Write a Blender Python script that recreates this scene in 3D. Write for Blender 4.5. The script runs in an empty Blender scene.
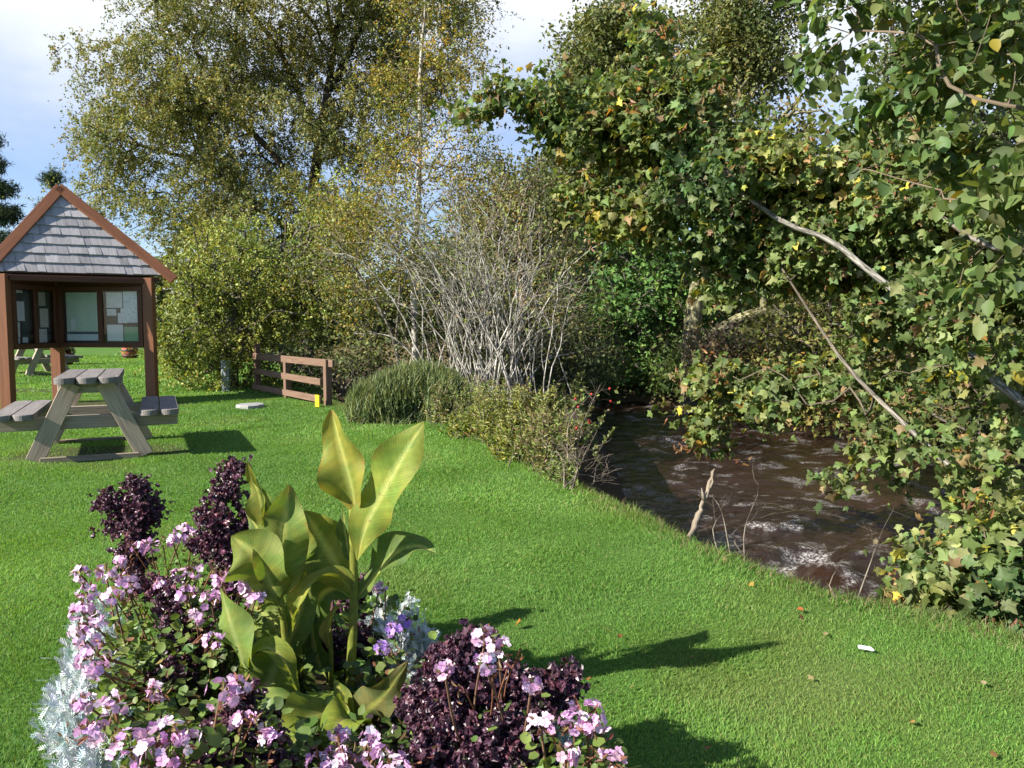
import bpy, math, random
import numpy as np
from mathutils import Vector, Matrix

scene = bpy.context.scene
COL = scene.collection
PI = math.pi
F_PX, CAM_H = 800.0, 1.25
PITCH = math.atan(62 / 800)
FWD = np.array([0, math.cos(PITCH), -math.sin(PITCH)])
UPV = np.array([0, math.sin(PITCH), math.cos(PITCH)])
SUN = np.array([-1.38, -0.75, 1.0]); SUN = SUN / np.linalg.norm(SUN)   # towards the sun
WATER_Z = -0.95


# ------------------------------------------------------------------ helpers
def ray(px, py):
    return np.array([(px - 512) / F_PX, 0, 0]) + FWD + UPV * (384 - py) / F_PX


def P(px, py, Y):
    d = ray(px, py)
    return np.array([0, 0, CAM_H]) + d * (Y / d[1])


def G(px, py, z=0.0):
    d = ray(px, py)
    return np.array([0, 0, CAM_H]) + d * ((z - CAM_H) / d[2])


def nrm(v):
    v = np.asarray(v, float)
    return v / np.maximum(np.linalg.norm(v, axis=-1, keepdims=True), 1e-9)


def sines(x, y, seed, n=10, f0=1.0, f1=4.0):
    r = np.random.default_rng(seed)
    o = np.zeros_like(x)
    for _ in range(n):
        f = r.uniform(f0, f1); a = r.uniform(0, 2 * PI)
        o += np.sin((x * math.cos(a) + y * math.sin(a)) * f + r.uniform(0, 6.28)) / n ** .5
    return o


def tag(o, label=None, cat=None, group=None, kind=None):
    if label: o['label'] = label
    if cat: o['category'] = cat
    if group: o['group'] = group
    if kind: o['kind'] = kind
    return o


def thing(name, label, cat, loc=(0, 0, 0), rz=0.0, group=None):
    o = bpy.data.objects.new(name, None)
    o.empty_display_size = 0.1
    COL.objects.link(o)
    o.location = [float(v) for v in loc]; o.rotation_euler = (0, 0, rz)
    return tag(o, label, cat, group)


class MB:
    """collects polygons, builds ONE mesh object"""
    def __init__(s):
        s.V = []; s.C = []; s.Gc = []; s.F = {}; s.n = 0; s.groups = []

    def add(s, V, F, col=(1, 1, 1), mi=0, smooth=False, gc=None):
        V = np.asarray(V, float).reshape(-1, 3)
        col = np.asarray(col, float)
        if col.ndim == 1: col = np.tile(col[:3], (len(V), 1))
        s.V.append(V); s.C.append(col[:, :3]); s.Gc.append(V if gc is None else np.asarray(gc, float))
        if not isinstance(F, list): F = [F]
        for f in F:
            f = np.asarray(f, np.int64)
            if f.size: s.groups.append((f + s.n, mi, smooth))
        s.n += len(V)

    def mixed(s, V, faces, **k):
        d = {}
        for f in faces: d.setdefault(len(f), []).append(f)
        s.add(V, [np.array(v) for v in d.values()], **k)

    def box(s, c, size, R=None, b=0.004, col=(1, 1, 1), mi=0):
        c = np.asarray(c, float); h = np.asarray(size, float) / 2
        b = min(b, h.min() * .45)
        R = np.eye(3) if R is None else np.asarray(R, float)
        idx = {}; V = []
        for sx in (-1, 1):
            for sy in (-1, 1):
                for sz in (-1, 1):
                    for a in range(3):
                        p = np.array([sx, sy, sz]) * (h - b); p[a] = (sx, sy, sz)[a] * h[a]
                        idx[(sx, sy, sz, a)] = len(V); V.append(p)
        V = np.array(V); F = []
        cs = (-1, 1)
        for a in range(3):
            o = [i for i in range(3) if i != a]
            for sg in cs:
                q = []
                for u, v in ((-1, -1), (1, -1), (1, 1), (-1, 1)):
                    k = [0, 0, 0]; k[a] = sg; k[o[0]] = u; k[o[1]] = v
                    q.append(idx[(*k, a)])
                F.append(q)
        for a in range(3):
            bb, cc = [i for i in range(3) if i != a]
            for u in cs:
                for v in cs:
                    k0 = [0, 0, 0]; k1 = [0, 0, 0]
                    k0[a] = -1; k1[a] = 1; k0[bb] = k1[bb] = u; k0[cc] = k1[cc] = v
                    F.append([idx[(*k0, bb)], idx[(*k1, bb)], idx[(*k1, cc)], idx[(*k0, cc)]])
        for sx in cs:
            for sy in cs:
                for sz in cs:
                    F.append([idx[(sx, sy, sz, a)] for a in range(3)])
        out = []
        for f in F:
            p = V[f]; n = np.cross(p[1] - p[0], p[2] - p[0])
            out.append(f if n @ p.mean(0) > 0 else f[::-1])
        la = int(np.argmax(h)); order = [la] + [i for i in range(3) if i != la]
        s.mixed(V @ R.T + c, out, col=col, mi=mi, gc=V[:, order] + c.sum() * 3.7)

    def bar(s, a, b, w, t, upv=(0, 0, 1), bev=.004, col=(1, 1, 1), mi=0):
        """box from a to b; w along the side direction, t along the up direction"""
        a = np.asarray(a, float); b = np.asarray(b, float)
        x = nrm(b - a); y = nrm(np.cross(upv, x)); z = np.cross(x, y)
        s.box((a + b) / 2, (np.linalg.norm(b - a), w, t), np.stack([x, y, z], 1), bev, col, mi)

    def tube(s, pts, rad, k=8, col=(1, 1, 1), mi=0, cap=True):
        pts = np.asarray(pts, float); n = len(pts)
        rad = np.broadcast_to(np.asarray(rad, float), (n,))
        d = nrm(np.gradient(pts, axis=0))
        ref = np.array([0.13, .21, .97]) if abs(d[:, 2]).mean() < .8 else np.array([.97, .2, .1])
        x = nrm(np.cross(d, ref)); y = np.cross(d, x)
        a = np.arange(k) / k * 2 * PI
        V = pts[:, None] + rad[:, None, None] * (np.cos(a)[None, :, None] * x[:, None] + np.sin(a)[None, :, None] * y[:, None])
        i = np.arange(n - 1)[:, None] * k; j = np.arange(k)[None]; j2 = (j + 1) % k
        Q = np.stack([i + j, i + j2, i + k + j2, i + k + j], -1).reshape(-1, 4)
        L = np.concatenate([[0], np.cumsum(np.linalg.norm(np.diff(pts, axis=0), axis=1))])
        gc = np.stack([np.repeat(L, k), np.tile(np.cos(a) * rad.max(), n), np.tile(np.sin(a) * rad.max(), n)], 1)
        F = [Q]
        if cap: F += [np.arange(k)[None, ::-1], ((n - 1) * k + np.arange(k))[None]]
        s.add(V.reshape(-1, 3), F, col, mi, True, gc)

    def lathe(s, prof, c=(0, 0, 0), k=24, col=(1, 1, 1), mi=0):
        prof = np.asarray(prof, float); n = len(prof); a = np.arange(k) / k * 2 * PI
        V = np.stack([prof[:, 0][:, None] * np.cos(a), prof[:, 0][:, None] * np.sin(a), np.repeat(prof[:, 1][:, None], k, 1)], -1).reshape(-1, 3)
        i = np.arange(n - 1)[:, None] * k; j = np.arange(k)[None]; j2 = (j + 1) % k
        s.add(V + np.asarray(c), np.stack([i + j, i + j2, i + k + j2, i + k + j], -1).reshape(-1, 4), col, mi, True)

    def build(s, name, mats, parent=None, loc=None):
        if not isinstance(mats, (list, tuple)): mats = [mats]
        me = bpy.data.meshes.new(name)
        V = np.concatenate(s.V).astype(np.float32); C = np.concatenate(s.C); Gc = np.concatenate(s.Gc).astype(np.float32)
        if loc is not None: V = V - np.asarray(loc, np.float32)
        me.vertices.add(len(V)); me.vertices.foreach_set('co', V.ravel())
        loops = np.concatenate([g[0].ravel() for g in s.groups]).astype(np.int32)
        tot = np.concatenate([np.full(len(g[0]), g[0].shape[1]) for g in s.groups]).astype(np.int32)
        mi = np.concatenate([np.full(len(g[0]), g[1]) for g in s.groups]).astype(np.int32)
        sm = np.concatenate([np.full(len(g[0]), g[2]) for g in s.groups]).astype(bool)
        st = np.concatenate([[0], np.cumsum(tot)[:-1]]).astype(np.int32)
        me.loops.add(len(loops)); me.loops.foreach_set('vertex_index', loops)
        me.polygons.add(len(tot)); me.polygons.foreach_set('loop_start', st)
        me.polygons.foreach_set('loop_total', tot)
        me.polygons.foreach_set('material_index', mi); me.polygons.foreach_set('use_smooth', sm)
        a = me.attributes.new('col', 'FLOAT_COLOR', 'POINT')
        a.data.foreach_set('color', np.concatenate([C, np.ones((len(C), 1))], 1).astype(np.float32).ravel())
        a = me.attributes.new('gc', 'FLOAT_VECTOR', 'POINT'); a.data.foreach_set('vector', Gc.ravel())
        for m in mats: me.materials.append(m)
        me.update(calc_edges=True)
        o = bpy.data.objects.new(name, me); COL.objects.link(o)
        if loc is not None: o.location = [float(v) for v in loc]
        if parent is not None:
            o.parent = parent
            if loc is None:      # built in world coordinates: keep them
                o.matrix_parent_inverse = Matrix.LocRotScale(parent.location, parent.rotation_euler, parent.scale).inverted()
        return o


# ------------------------------------------------------------------ materials
def new_mat(name):
    m = bpy.data.materials.new(name); m.use_nodes = True
    nt = m.node_tree; nt.nodes.clear()
    out = nt.nodes.new('ShaderNodeOutputMaterial')
    return m, nt, nt.nodes, nt.links, out


def N(nt, t, **k):
    n = nt.nodes.new(t)
    for a, v in k.items():
        if a.startswith('i_'):
            n.inputs[a[2:].replace('_', ' ')].default_value = v
        else: setattr(n, a, v)
    return n


def rgba(c): return (*c[:3], 1.0)


def ramp(nt, stops):
    r = nt.nodes.new('ShaderNodeValToRGB')
    e = r.color_ramp.elements
    while len(e) < len(stops): e.new(.5)
    for el, (p, c) in zip(e, stops):
        el.position = p; el.color = rgba(c) if not np.isscalar(c) else (c, c, c, 1)
    return r


def leaf_mat(name, trans=.35, rough=.5, spec=.35, tcol=(1.25, 1.15, .5), vein=False):
    m, nt, nd, L, out = new_mat(name)
    at = N(nt, 'ShaderNodeAttribute', attribute_name='col')
    src = at.outputs['Color']
    if vein:
        gcn = N(nt, 'ShaderNodeAttribute', attribute_name='gc')
        mp = N(nt, 'ShaderNodeMapping'); mp.inputs['Scale'].default_value = (1, 1, 1)
        L.new(gcn.outputs['Vector'], mp.inputs['Vector'])
        wv = N(nt, 'ShaderNodeTexNoise', i_Scale=14.0, i_Detail=4.0)
        L.new(mp.outputs['Vector'], wv.inputs['Vector'])
        rp = ramp(nt, [(.3, (.72, .72, .66)), (.7, (1.15, 1.12, 1.05))])
        L.new(wv.outputs['Fac'], rp.inputs['Fac'])
        mx = N(nt, 'ShaderNodeMixRGB', blend_type='MULTIPLY', i_Fac=1.0)
        L.new(src, mx.inputs['Color1']); L.new(rp.outputs['Color'], mx.inputs['Color2'])
        src = mx.outputs['Color']
    b = N(nt, 'ShaderNodeBsdfPrincipled', i_Roughness=rough)
    b.inputs['Specular IOR Level'].default_value = spec
    L.new(src, b.inputs['Base Color'])
    t = N(nt, 'ShaderNodeBsdfTranslucent')
    mu = N(nt, 'ShaderNodeMixRGB', blend_type='MULTIPLY', i_Fac=1.0)
    mu.inputs['Color2'].default_value = rgba(tcol)
    L.new(src, mu.inputs['Color1']); L.new(mu.outputs['Color'], t.inputs['Color'])
    mx = N(nt, 'ShaderNodeMixShader', i_Fac=trans)
    L.new(b.outputs[0], mx.inputs[1]); L.new(t.outputs[0], mx.inputs[2]); L.new(mx.outputs[0], out.inputs[0])
    return m


def surf_mat(name, stops, scale=(8, 8, 8), detail=6, rough=.8, bump=.3, bscale=None, coord='gc', tint=False, spec=.3, dist=.01):
    m, nt, nd, L, out = new_mat(name)
    if coord == 'gc':
        c = N(nt, 'ShaderNodeAttribute', attribute_name='gc').outputs['Vector']
    else:
        c = N(nt, 'ShaderNodeTexCoord').outputs['Object']
    mp = N(nt, 'ShaderNodeMapping'); mp.inputs['Scale'].default_value = scale
    L.new(c, mp.inputs['Vector'])
    no = N(nt, 'ShaderNodeTexNoise', i_Scale=1.0, i_Detail=float(detail), i_Roughness=.65)
    L.new(mp.outputs['Vector'], no.inputs['Vector'])
    rp = ramp(nt, stops); L.new(no.outputs['Fac'], rp.inputs['Fac'])
    src = rp.outputs['Color']
    if tint:
        at = N(nt, 'ShaderNodeAttribute', attribute_name='col')
        mx = N(nt, 'ShaderNodeMixRGB', blend_type='MULTIPLY', i_Fac=1.0)
        L.new(src, mx.inputs['Color1']); L.new(at.outputs['Color'], mx.inputs['Color2']); src = mx.outputs['Color']
    b = N(nt, 'ShaderNodeBsdfPrincipled', i_Roughness=rough)
    b.inputs['Specular IOR Level'].default_value = spec
    L.new(src, b.inputs['Base Color'])
    if bump:
        bp = N(nt, 'ShaderNodeBump', i_Strength=bump, i_Distance=dist)
        L.new(no.outputs['Fac'], bp.inputs['Height']); L.new(bp.outputs[0], b.inputs['Normal'])
    L.new(b.outputs[0], out.inputs[0])
    return m


M = {}
M['leaf'] = leaf_mat('tree_leaf', .32, .5, .3)
M['leaf_gloss'] = leaf_mat('broad_leaf', .42, .50, .25)
M['leaf_far'] = leaf_mat('far_leaf', .25, .6, .2)
def canna_mat():
    m, nt, nd, L, out = new_mat('canna_leaf')
    at = N(nt, 'ShaderNodeAttribute', attribute_name='col'); gcn = N(nt, 'ShaderNodeAttribute', attribute_name='gc')
    sx = N(nt, 'ShaderNodeSeparateXYZ'); L.new(gcn.outputs['Vector'], sx.inputs[0])
    ab = N(nt, 'ShaderNodeMath', operation='ABSOLUTE'); L.new(sx.outputs['Y'], ab.inputs[0])
    ma = N(nt, 'ShaderNodeMath', operation='MULTIPLY_ADD'); ma.inputs[1].default_value = -.75; L.new(ab.outputs[0], ma.inputs[0]); L.new(sx.outputs['X'], ma.inputs[2])
    cb = N(nt, 'ShaderNodeCombineXYZ'); L.new(ma.outputs[0], cb.inputs[0]); L.new(sx.outputs['Z'], cb.inputs[2])
    v1 = N(nt, 'ShaderNodeTexNoise', i_Scale=40.0, i_Detail=3.0); v1.noise_dimensions = '3D'; L.new(cb.outputs[0], v1.inputs['Vector'])
    r1 = ramp(nt, [(.36, (.74, .76, .70)), (.64, (1.12, 1.10, 1.04))]); L.new(v1.outputs['Fac'], r1.inputs['Fac'])
    m1 = N(nt, 'ShaderNodeMixRGB', blend_type='MULTIPLY', i_Fac=1.0); L.new(at.outputs['Color'], m1.inputs[1]); L.new(r1.outputs[0], m1.inputs[2])
    n2 = N(nt, 'ShaderNodeTexNoise', i_Scale=4.5, i_Detail=6.0, i_Roughness=.7); L.new(gcn.outputs['Vector'], n2.inputs['Vector'])
    r2 = ramp(nt, [(.58, 0.0), (.70, .8)]); L.new(n2.outputs['Fac'], r2.inputs['Fac'])
    m2 = N(nt, 'ShaderNodeMixRGB'); m2.inputs[2].default_value = (.20, .13, .045, 1); L.new(r2.outputs[0], m2.inputs[0]); L.new(m1.outputs[0], m2.inputs[1])
    n3 = N(nt, 'ShaderNodeTexNoise', i_Scale=1.4, i_Detail=3.0); L.new(gcn.outputs['Vector'], n3.inputs['Vector'])
    r3 = ramp(nt, [(.35, (.64, .84, .80)), (.65, (1.02, 1.0, .88))]); L.new(n3.outputs['Fac'], r3.inputs['Fac'])
    m3 = N(nt, 'ShaderNodeMixRGB', blend_type='MULTIPLY', i_Fac=1.0); L.new(m2.outputs[0], m3.inputs[1]); L.new(r3.outputs[0], m3.inputs[2])
    b = N(nt, 'ShaderNodeBsdfPrincipled', i_Roughness=.55); b.inputs['Specular IOR Level'].default_value = .18; L.new(m3.outputs[0], b.inputs['Base Color'])
    bp = N(nt, 'ShaderNodeBump', i_Strength=.35, i_Distance=.004); L.new(v1.outputs['Fac'], bp.inputs['Height']); L.new(bp.outputs[0], b.inputs['Normal'])
    t = N(nt, 'ShaderNodeBsdfTranslucent'); mu = N(nt, 'ShaderNodeMixRGB', blend_type='MULTIPLY', i_Fac=1.0); mu.inputs[2].default_value = (1.25, 1.25, .5, 1)
    L.new(m3.outputs[0], mu.inputs[1]); L.new(mu.outputs[0], t.inputs['Color'])
    mx = N(nt, 'ShaderNodeMixShader', i_Fac=.36); L.new(b.outputs[0], mx.inputs[1]); L.new(t.outputs[0], mx.inputs[2]); L.new(mx.outputs[0], out.inputs[0])
    return m
M['canna'] = canna_mat()
M['purple'] = leaf_mat('purple_leaf', .12, .38, .55, (1.6, .6, .9))
M['petal'] = leaf_mat('petal', .30, .6, .2, (1.0, .85, 1.0))
M['silver'] = leaf_mat('silver_leaf', .12, .85, .1, (1, 1, .95))
M['grass'] = leaf_mat('grass_blade', .42, .55, .25, (1.2, 1.2, .5))
M['bark'] = surf_mat('bark', [(.3, (.05, .042, .03)), (.7, (.16, .14, .11))], (6, 25, 25), bump=.6, tint=True)
M['bark_pale'] = surf_mat('pale_bark', [(.44, (.10, .092, .075)), (.53, (.34, .33, .30)), (.75, (.52, .50, .47))], (9, 16, 16), bump=.4, tint=True)
M['bark_birch'] = surf_mat('birch_bark', [(.36, (.05, .045, .04)), (.45, (.45, .43, .4)), (.8, (.66, .64, .6))], (3, 3, 3), bump=.3, tint=True)
M['wood_grey'] = surf_mat('weathered_wood', [(.25, (.20, .175, .15)), (.5, (.36, .325, .285)), (.8, (.50, .46, .41))], (3, 60, 60), bump=.5, rough=.85, tint=True, dist=.004)
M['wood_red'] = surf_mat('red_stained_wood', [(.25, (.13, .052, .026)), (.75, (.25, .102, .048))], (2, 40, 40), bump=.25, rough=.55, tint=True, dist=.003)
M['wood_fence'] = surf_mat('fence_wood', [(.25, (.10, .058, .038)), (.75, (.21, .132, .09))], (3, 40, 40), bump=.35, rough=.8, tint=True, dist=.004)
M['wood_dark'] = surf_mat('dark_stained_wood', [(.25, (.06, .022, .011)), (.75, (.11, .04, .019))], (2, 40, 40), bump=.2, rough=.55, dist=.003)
M['shingle'] = surf_mat('cedar_shingle', [(.25, (.21, .20, .195)), (.75, (.38, .365, .36))], (5, 60, 60), bump=.5, rough=.62, tint=True, dist=.003, spec=.5)
M['dead_wood'] = surf_mat('dead_wood', [(.3, (.12, .09, .06)), (.7, (.30, .25, .185))], (8, 60, 60), bump=.5, dist=.004)
M['stone'] = surf_mat('stone', [(.3, (.20, .20, .19)), (.7, (.36, .36, .35))], (14, 14, 14), bump=.4)
M['grey_metal'] = surf_mat('grey_painted_metal', [(.3, (.20, .24, .28)), (.7, (.30, .34, .38))], (6, 6, 6), bump=.05, rough=.5)
M['yellow'] = surf_mat('yellow_plastic', [(.3, (.70, .50, .02)), (.7, (.80, .60, .03))], (20, 20, 20), bump=.05, rough=.45)
M['white'] = surf_mat('white_paper', [(.3, (.74, .74, .72)), (.7, (.84, .84, .83))], (30, 30, 30), bump=.2)
M['terracotta'] = surf_mat('red_tub', [(.3, (.22, .06, .035)), (.7, (.36, .12, .07))], (5, 30, 30), bump=.3)
M['soil'] = surf_mat('dark_soil', [(.3, (.02, .014, .01)), (.7, (.06, .042, .03))], (30, 30, 30), bump=.8)
M['iron'] = surf_mat('dark_iron', [(.3, (.03, .03, .03)), (.7, (.07, .065, .06))], (20, 20, 20), bump=.1, rough=.5)
def paper_mat():
    m, nt, nd, L, out = new_mat('notice_paper')
    at = N(nt, 'ShaderNodeAttribute', attribute_name='col'); gcn = N(nt, 'ShaderNodeAttribute', attribute_name='gc')
    mp = N(nt, 'ShaderNodeMapping'); mp.inputs['Scale'].default_value = (130, 45, 130); L.new(gcn.outputs['Vector'], mp.inputs['Vector'])
    no = N(nt, 'ShaderNodeTexNoise', i_Scale=1.0, i_Detail=2.0); L.new(mp.outputs[0], no.inputs['Vector'])
    r = ramp(nt, [(.40, (.45, .47, .5)), (.52, (1, 1, 1))]); L.new(no.outputs['Fac'], r.inputs['Fac'])
    mx = N(nt, 'ShaderNodeMixRGB', blend_type='MULTIPLY', i_Fac=.7); L.new(at.outputs['Color'], mx.inputs[1]); L.new(r.outputs[0], mx.inputs[2])
    b = N(nt, 'ShaderNodeBsdfPrincipled', i_Roughness=.7); L.new(mx.outputs[0], b.inputs['Base Color']); L.new(b.outputs[0], out.inputs[0])
    return m
M['paper'] = paper_mat()
M['litter'] = leaf_mat('fallen_leaf', .15, .6, .3, (1.2, 1, .6))

# glass
m, nt, nd, L, out = new_mat('window_glass')
fr = N(nt, 'ShaderNodeFresnel', i_IOR=1.5)
tr = N(nt, 'ShaderNodeBsdfTransparent'); gl = N(nt, 'ShaderNodeBsdfGlossy', i_Roughness=.03)
mx = N(nt, 'ShaderNodeMixShader')
L.new(fr.outputs[0], mx.inputs[0]); L.new(tr.outputs[0], mx.inputs[1]); L.new(gl.outputs[0], mx.inputs[2]); L.new(mx.outputs[0], out.inputs[0])
M['glass'] = m

# ------------------------------------------------------------------ river geometry
e = lambda px, py: G(px, py)[:2]
NEAR_EDGE = [(30, -14), (9, -3), (6.2, 1.6), (5.2, 3.6), (3.9, 4.0), (2.9, 3.2), (2.25, 3.05), e(1024, 638), e(930, 617), e(820, 590), e(760, 568), e(700, 545), e(640, 515), e(570, 482)]
LAWN = np.array(NEAR_EDGE + [e(500, 446), e(450, 424), (-2.0, 10.6), (-2.9, 12.6), (-4.2, 17), (-7, 24), (-16, 36), (-40, 70), (-120, 200)])
LB = np.array(NEAR_EDGE + [(.75, 8.5), (.95, 12), (1.1, 16), (.6, 19), (-1, 22.5), (-5, 28), (-15, 41), (-42, 76), (-122, 206)])
RB = np.array([(60, -14), (18, -1), (12, 4), (9.2, 7.5), (8.0, 11), (6.6, 15), (5.4, 18.2), (4.0, 20.4), (2.4, 21.6), (.8, 25), (-3, 31), (-12, 44), (-38, 79), (-112, 208)])


def sdist(x, y, poly):
    """signed distance; positive to the right of the polyline (walking along it) is computed by side of nearest segment"""
    best = np.full(x.shape, 1e9); sg = np.zeros(x.shape)
    for a, b in zip(poly[:-1], poly[1:]):
        d = b - a; L2 = d @ d
        t = np.clip(((x - a[0]) * d[0] + (y - a[1]) * d[1]) / L2, 0, 1)
        qx = x - a[0] - t * d[0]; qy = y - a[1] - t * d[1]
        dd = np.hypot(qx, qy)
        c = (d[0] * (y - a[1]) - d[1] * (x - a[0]))
        m_ = dd < best - 1e-9
        best = np.where(m_, dd, best); sg = np.where(m_, -np.sign(c), sg)
    return best * sg


def sstep(a, b, v):
    t = np.clip((v - a) / (b - a), 0, 1); return t * t * (3 - 2 * t)




def bed_f(x, y): return np.hypot((x + .5 + .45 * (y - 2.15)) / .74, (y - 2.15) / 1.08)


def height(x, y):
    sl = sdist(x, y, LB); sr = sdist(x, y, RB)      # sl>0: river side of the left bank, sr>0: land beyond the right bank
    z = .025 * sines(x, y, 3, 8, .3, 1.1) * sstep(1.5, 4, np.hypot(x, y))
    wob = .10 * sines(x, y, 5, 8, 2, 6)
    sg = sdist(x, y, LAWN)
    near = -1.35 * sstep(-.06, .95, sl + wob * .15)
    z = z - .35 * sstep(.0, 2.2, sg + wob) * sstep(.1, -.6, sl)
    far = 1.15 + .5 * sstep(1.5, 9, sr) + .9 * sstep(6, 30, sr)
    rise = far * sstep(-.3, 1.8, sr + wob * 2.0)
    z = z + near + np.where(sr > -.4, rise, 0) * sstep(0, .6, sl)
    z += .05 * sstep(1.0, .8, bed_f(x, y))
    return z, sl, sr


def H(x, y): return float(height(np.array([x], float), np.array([y], float))[0][0])


def axis_pts(lo, hi, dense_lo, dense_hi, d0, grow=1.12):
    a = list(np.arange(dense_lo, dense_hi + 1e-6, d0))
    s_ = d0; v = dense_hi
    while v < hi: s_ *= grow; v += s_; a.append(v)
    s_ = d0; v = dense_lo
    while v > lo: s_ *= grow; v -= s_; a.insert(0, v)
    return np.array(a)


def bare_mask(x, y):
    """trodden earth round the kiosk, the table and along the worn strip on the right"""
    m_ = sstep(1.25, .7, np.hypot((x + 6.3) / 1.25, (y - 11.9) / .95) + .22 * sines(x, y, 9, 6, 2, 6))
    m_ = np.maximum(m_, .9 * sstep(1.2, .6, np.hypot((x + 4.0) / .8, (y - 7.6) / .75) + .25 * sines(x, y, 10, 6, 3, 8)))
    m_ = np.maximum(m_, .8 * sstep(1.2, .6, np.hypot((x + 9.5) / 2.6, (y - 14.5) / .7) + .2 * sines(x, y, 12, 6, 2, 6)))
    return m_


def worn_mask(x, y):
    return .24 * sstep(1.3, .2, np.hypot((x - 1.35) / .75, (y - 2.75) / .55) + .5 * sines(x, y, 11, 12, 4, 16))


def make_ground():
    xs = axis_pts(-600, 600, -10, 12, .13); ys = axis_pts(-60, 900, 0, 24, .13)
    X, Y = np.meshgrid(xs, ys); x = X.ravel(); y = Y.ravel()
    z, sl, sr = height(x, y)
    soil = sstep(-.05, .25, sdist(x, y, LAWN) + .05 * sines(x, y, 21, 8, 4, 12)) * 1.0
    litter = sstep(-.2, 1.0, sr) * sstep(0, .3, sl)
    bed = sstep(1.0, .93, bed_f(x, y))
    soil = np.maximum(np.maximum(soil, bed), bare_mask(x, y) * .8)
    mb = MB()
    nx, ny = len(xs), len(ys)
    i = np.arange(ny - 1)[:, None] * nx; j = np.arange(nx - 1)[None]
    Q = np.stack([i + j, i + j + 1, i + nx + j + 1, i + nx + j], -1).reshape(-1, 4)
    mb.add(np.stack([x, y, z], 1), Q, np.stack([soil, litter, worn_mask(x, y)], 1), 0, True)
    m, nt, nd, L, out = new_mat('ground')
    at = N(nt, 'ShaderNodeAttribute', attribute_name='col'); sp = N(nt, 'ShaderNodeSeparateColor')
    L.new(at.outputs['Color'], sp.inputs[0])
    tc = N(nt, 'ShaderNodeTexCoord')
    n1 = N(nt, 'ShaderNodeTexNoise', i_Scale=1.3, i_Detail=8.0, i_Roughness=.7)
    n2 = N(nt, 'ShaderNodeTexNoise', i_Scale=45.0, i_Detail=6.0, i_Roughness=.7)
    for n_ in (n1, n2): L.new(tc.outputs['Object'], n_.inputs['Vector'])
    g1 = ramp(nt, [(.3, (.07, .145, .028)), (.55, (.09, .18, .035)), (.75, (.12, .205, .045))]); L.new(n1.outputs['Fac'], g1.inputs['Fac'])
    g2 = ramp(nt, [(.25, (.45, .45, .45)), (.75, (1.4, 1.4, 1.4))]); L.new(n2.outputs['Fac'], g2.inputs['Fac'])
    gm = N(nt, 'ShaderNodeMixRGB', blend_type='MULTIPLY', i_Fac=1.0); L.new(g1.outputs[0], gm.inputs[1]); L.new(g2.outputs[0], gm.inputs[2])
    s1 = ramp(nt, [(.3, (.028, .020, .013)), (.55, (.065, .048, .032)), (.8, (.15, .12, .085))]); L.new(n2.outputs['Fac'], s1.inputs['Fac'])
    l1 = ramp(nt, [(.3, (.05, .038, .02)), (.5, (.13, .09, .05)), (.62, (.07, .09, .025)), (.8, (.24, .18, .11))]); L.new(n2.outputs['Fac'], l1.inputs['Fac'])
    a = N(nt, 'ShaderNodeMixRGB'); L.new(sp.outputs[0], a.inputs[0]); L.new(gm.outputs[0], a.inputs[1]); L.new(s1.outputs[0], a.inputs[2])
    b = N(nt, 'ShaderNodeMixRGB'); L.new(sp.outputs[1], b.inputs[0]); L.new(a.outputs[0], b.inputs[1]); L.new(l1.outputs[0], b.inputs[2])
    wv = N(nt, 'ShaderNodeMixRGB'); wv.inputs[2].default_value = (.19, .15, .07, 1); L.new(sp.outputs[2], wv.inputs[0]); L.new(b.outputs[0], wv.inputs[1])
    bs = N(nt, 'ShaderNodeBsdfPrincipled', i_Roughness=.95); bs.inputs['Specular IOR Level'].default_value = .1
    L.new(wv.outputs[0], bs.inputs['Base Color'])
    bp = N(nt, 'ShaderNodeBump', i_Strength=.7, i_Distance=.03); L.new(n2.outputs['Fac'], bp.inputs['Height']); L.new(bp.outputs[0], bs.inputs['Normal'])
    L.new(bs.outputs[0], out.inputs[0])
    tag(mb.build('ground', m), kind='structure')


FOAM = [(640, 419, .30, 1), (674, 441, .28, 1), (609, 430, .25, .7), (627, 496, .16, .9), (743, 464, .22, .6), (738, 531, .22, .75), (793, 530, .18, .8),
        (798, 556, .22, .75), (818, 574, .20, 1.3), (700, 500, .2, .35), (660, 478, .2, .5), (600, 455, .2, .5), (585, 475, .15, .6), (760, 505, .2, .5),
        (780, 548, .25, .45), (560, 470, .2, .6), (720, 470, .25, .4), (690, 425, .3, .5), (580, 420, .3, .5), (990, 500, .3, .6), (880, 560, .25, .6), (850, 590, .2, .5)]


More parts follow.
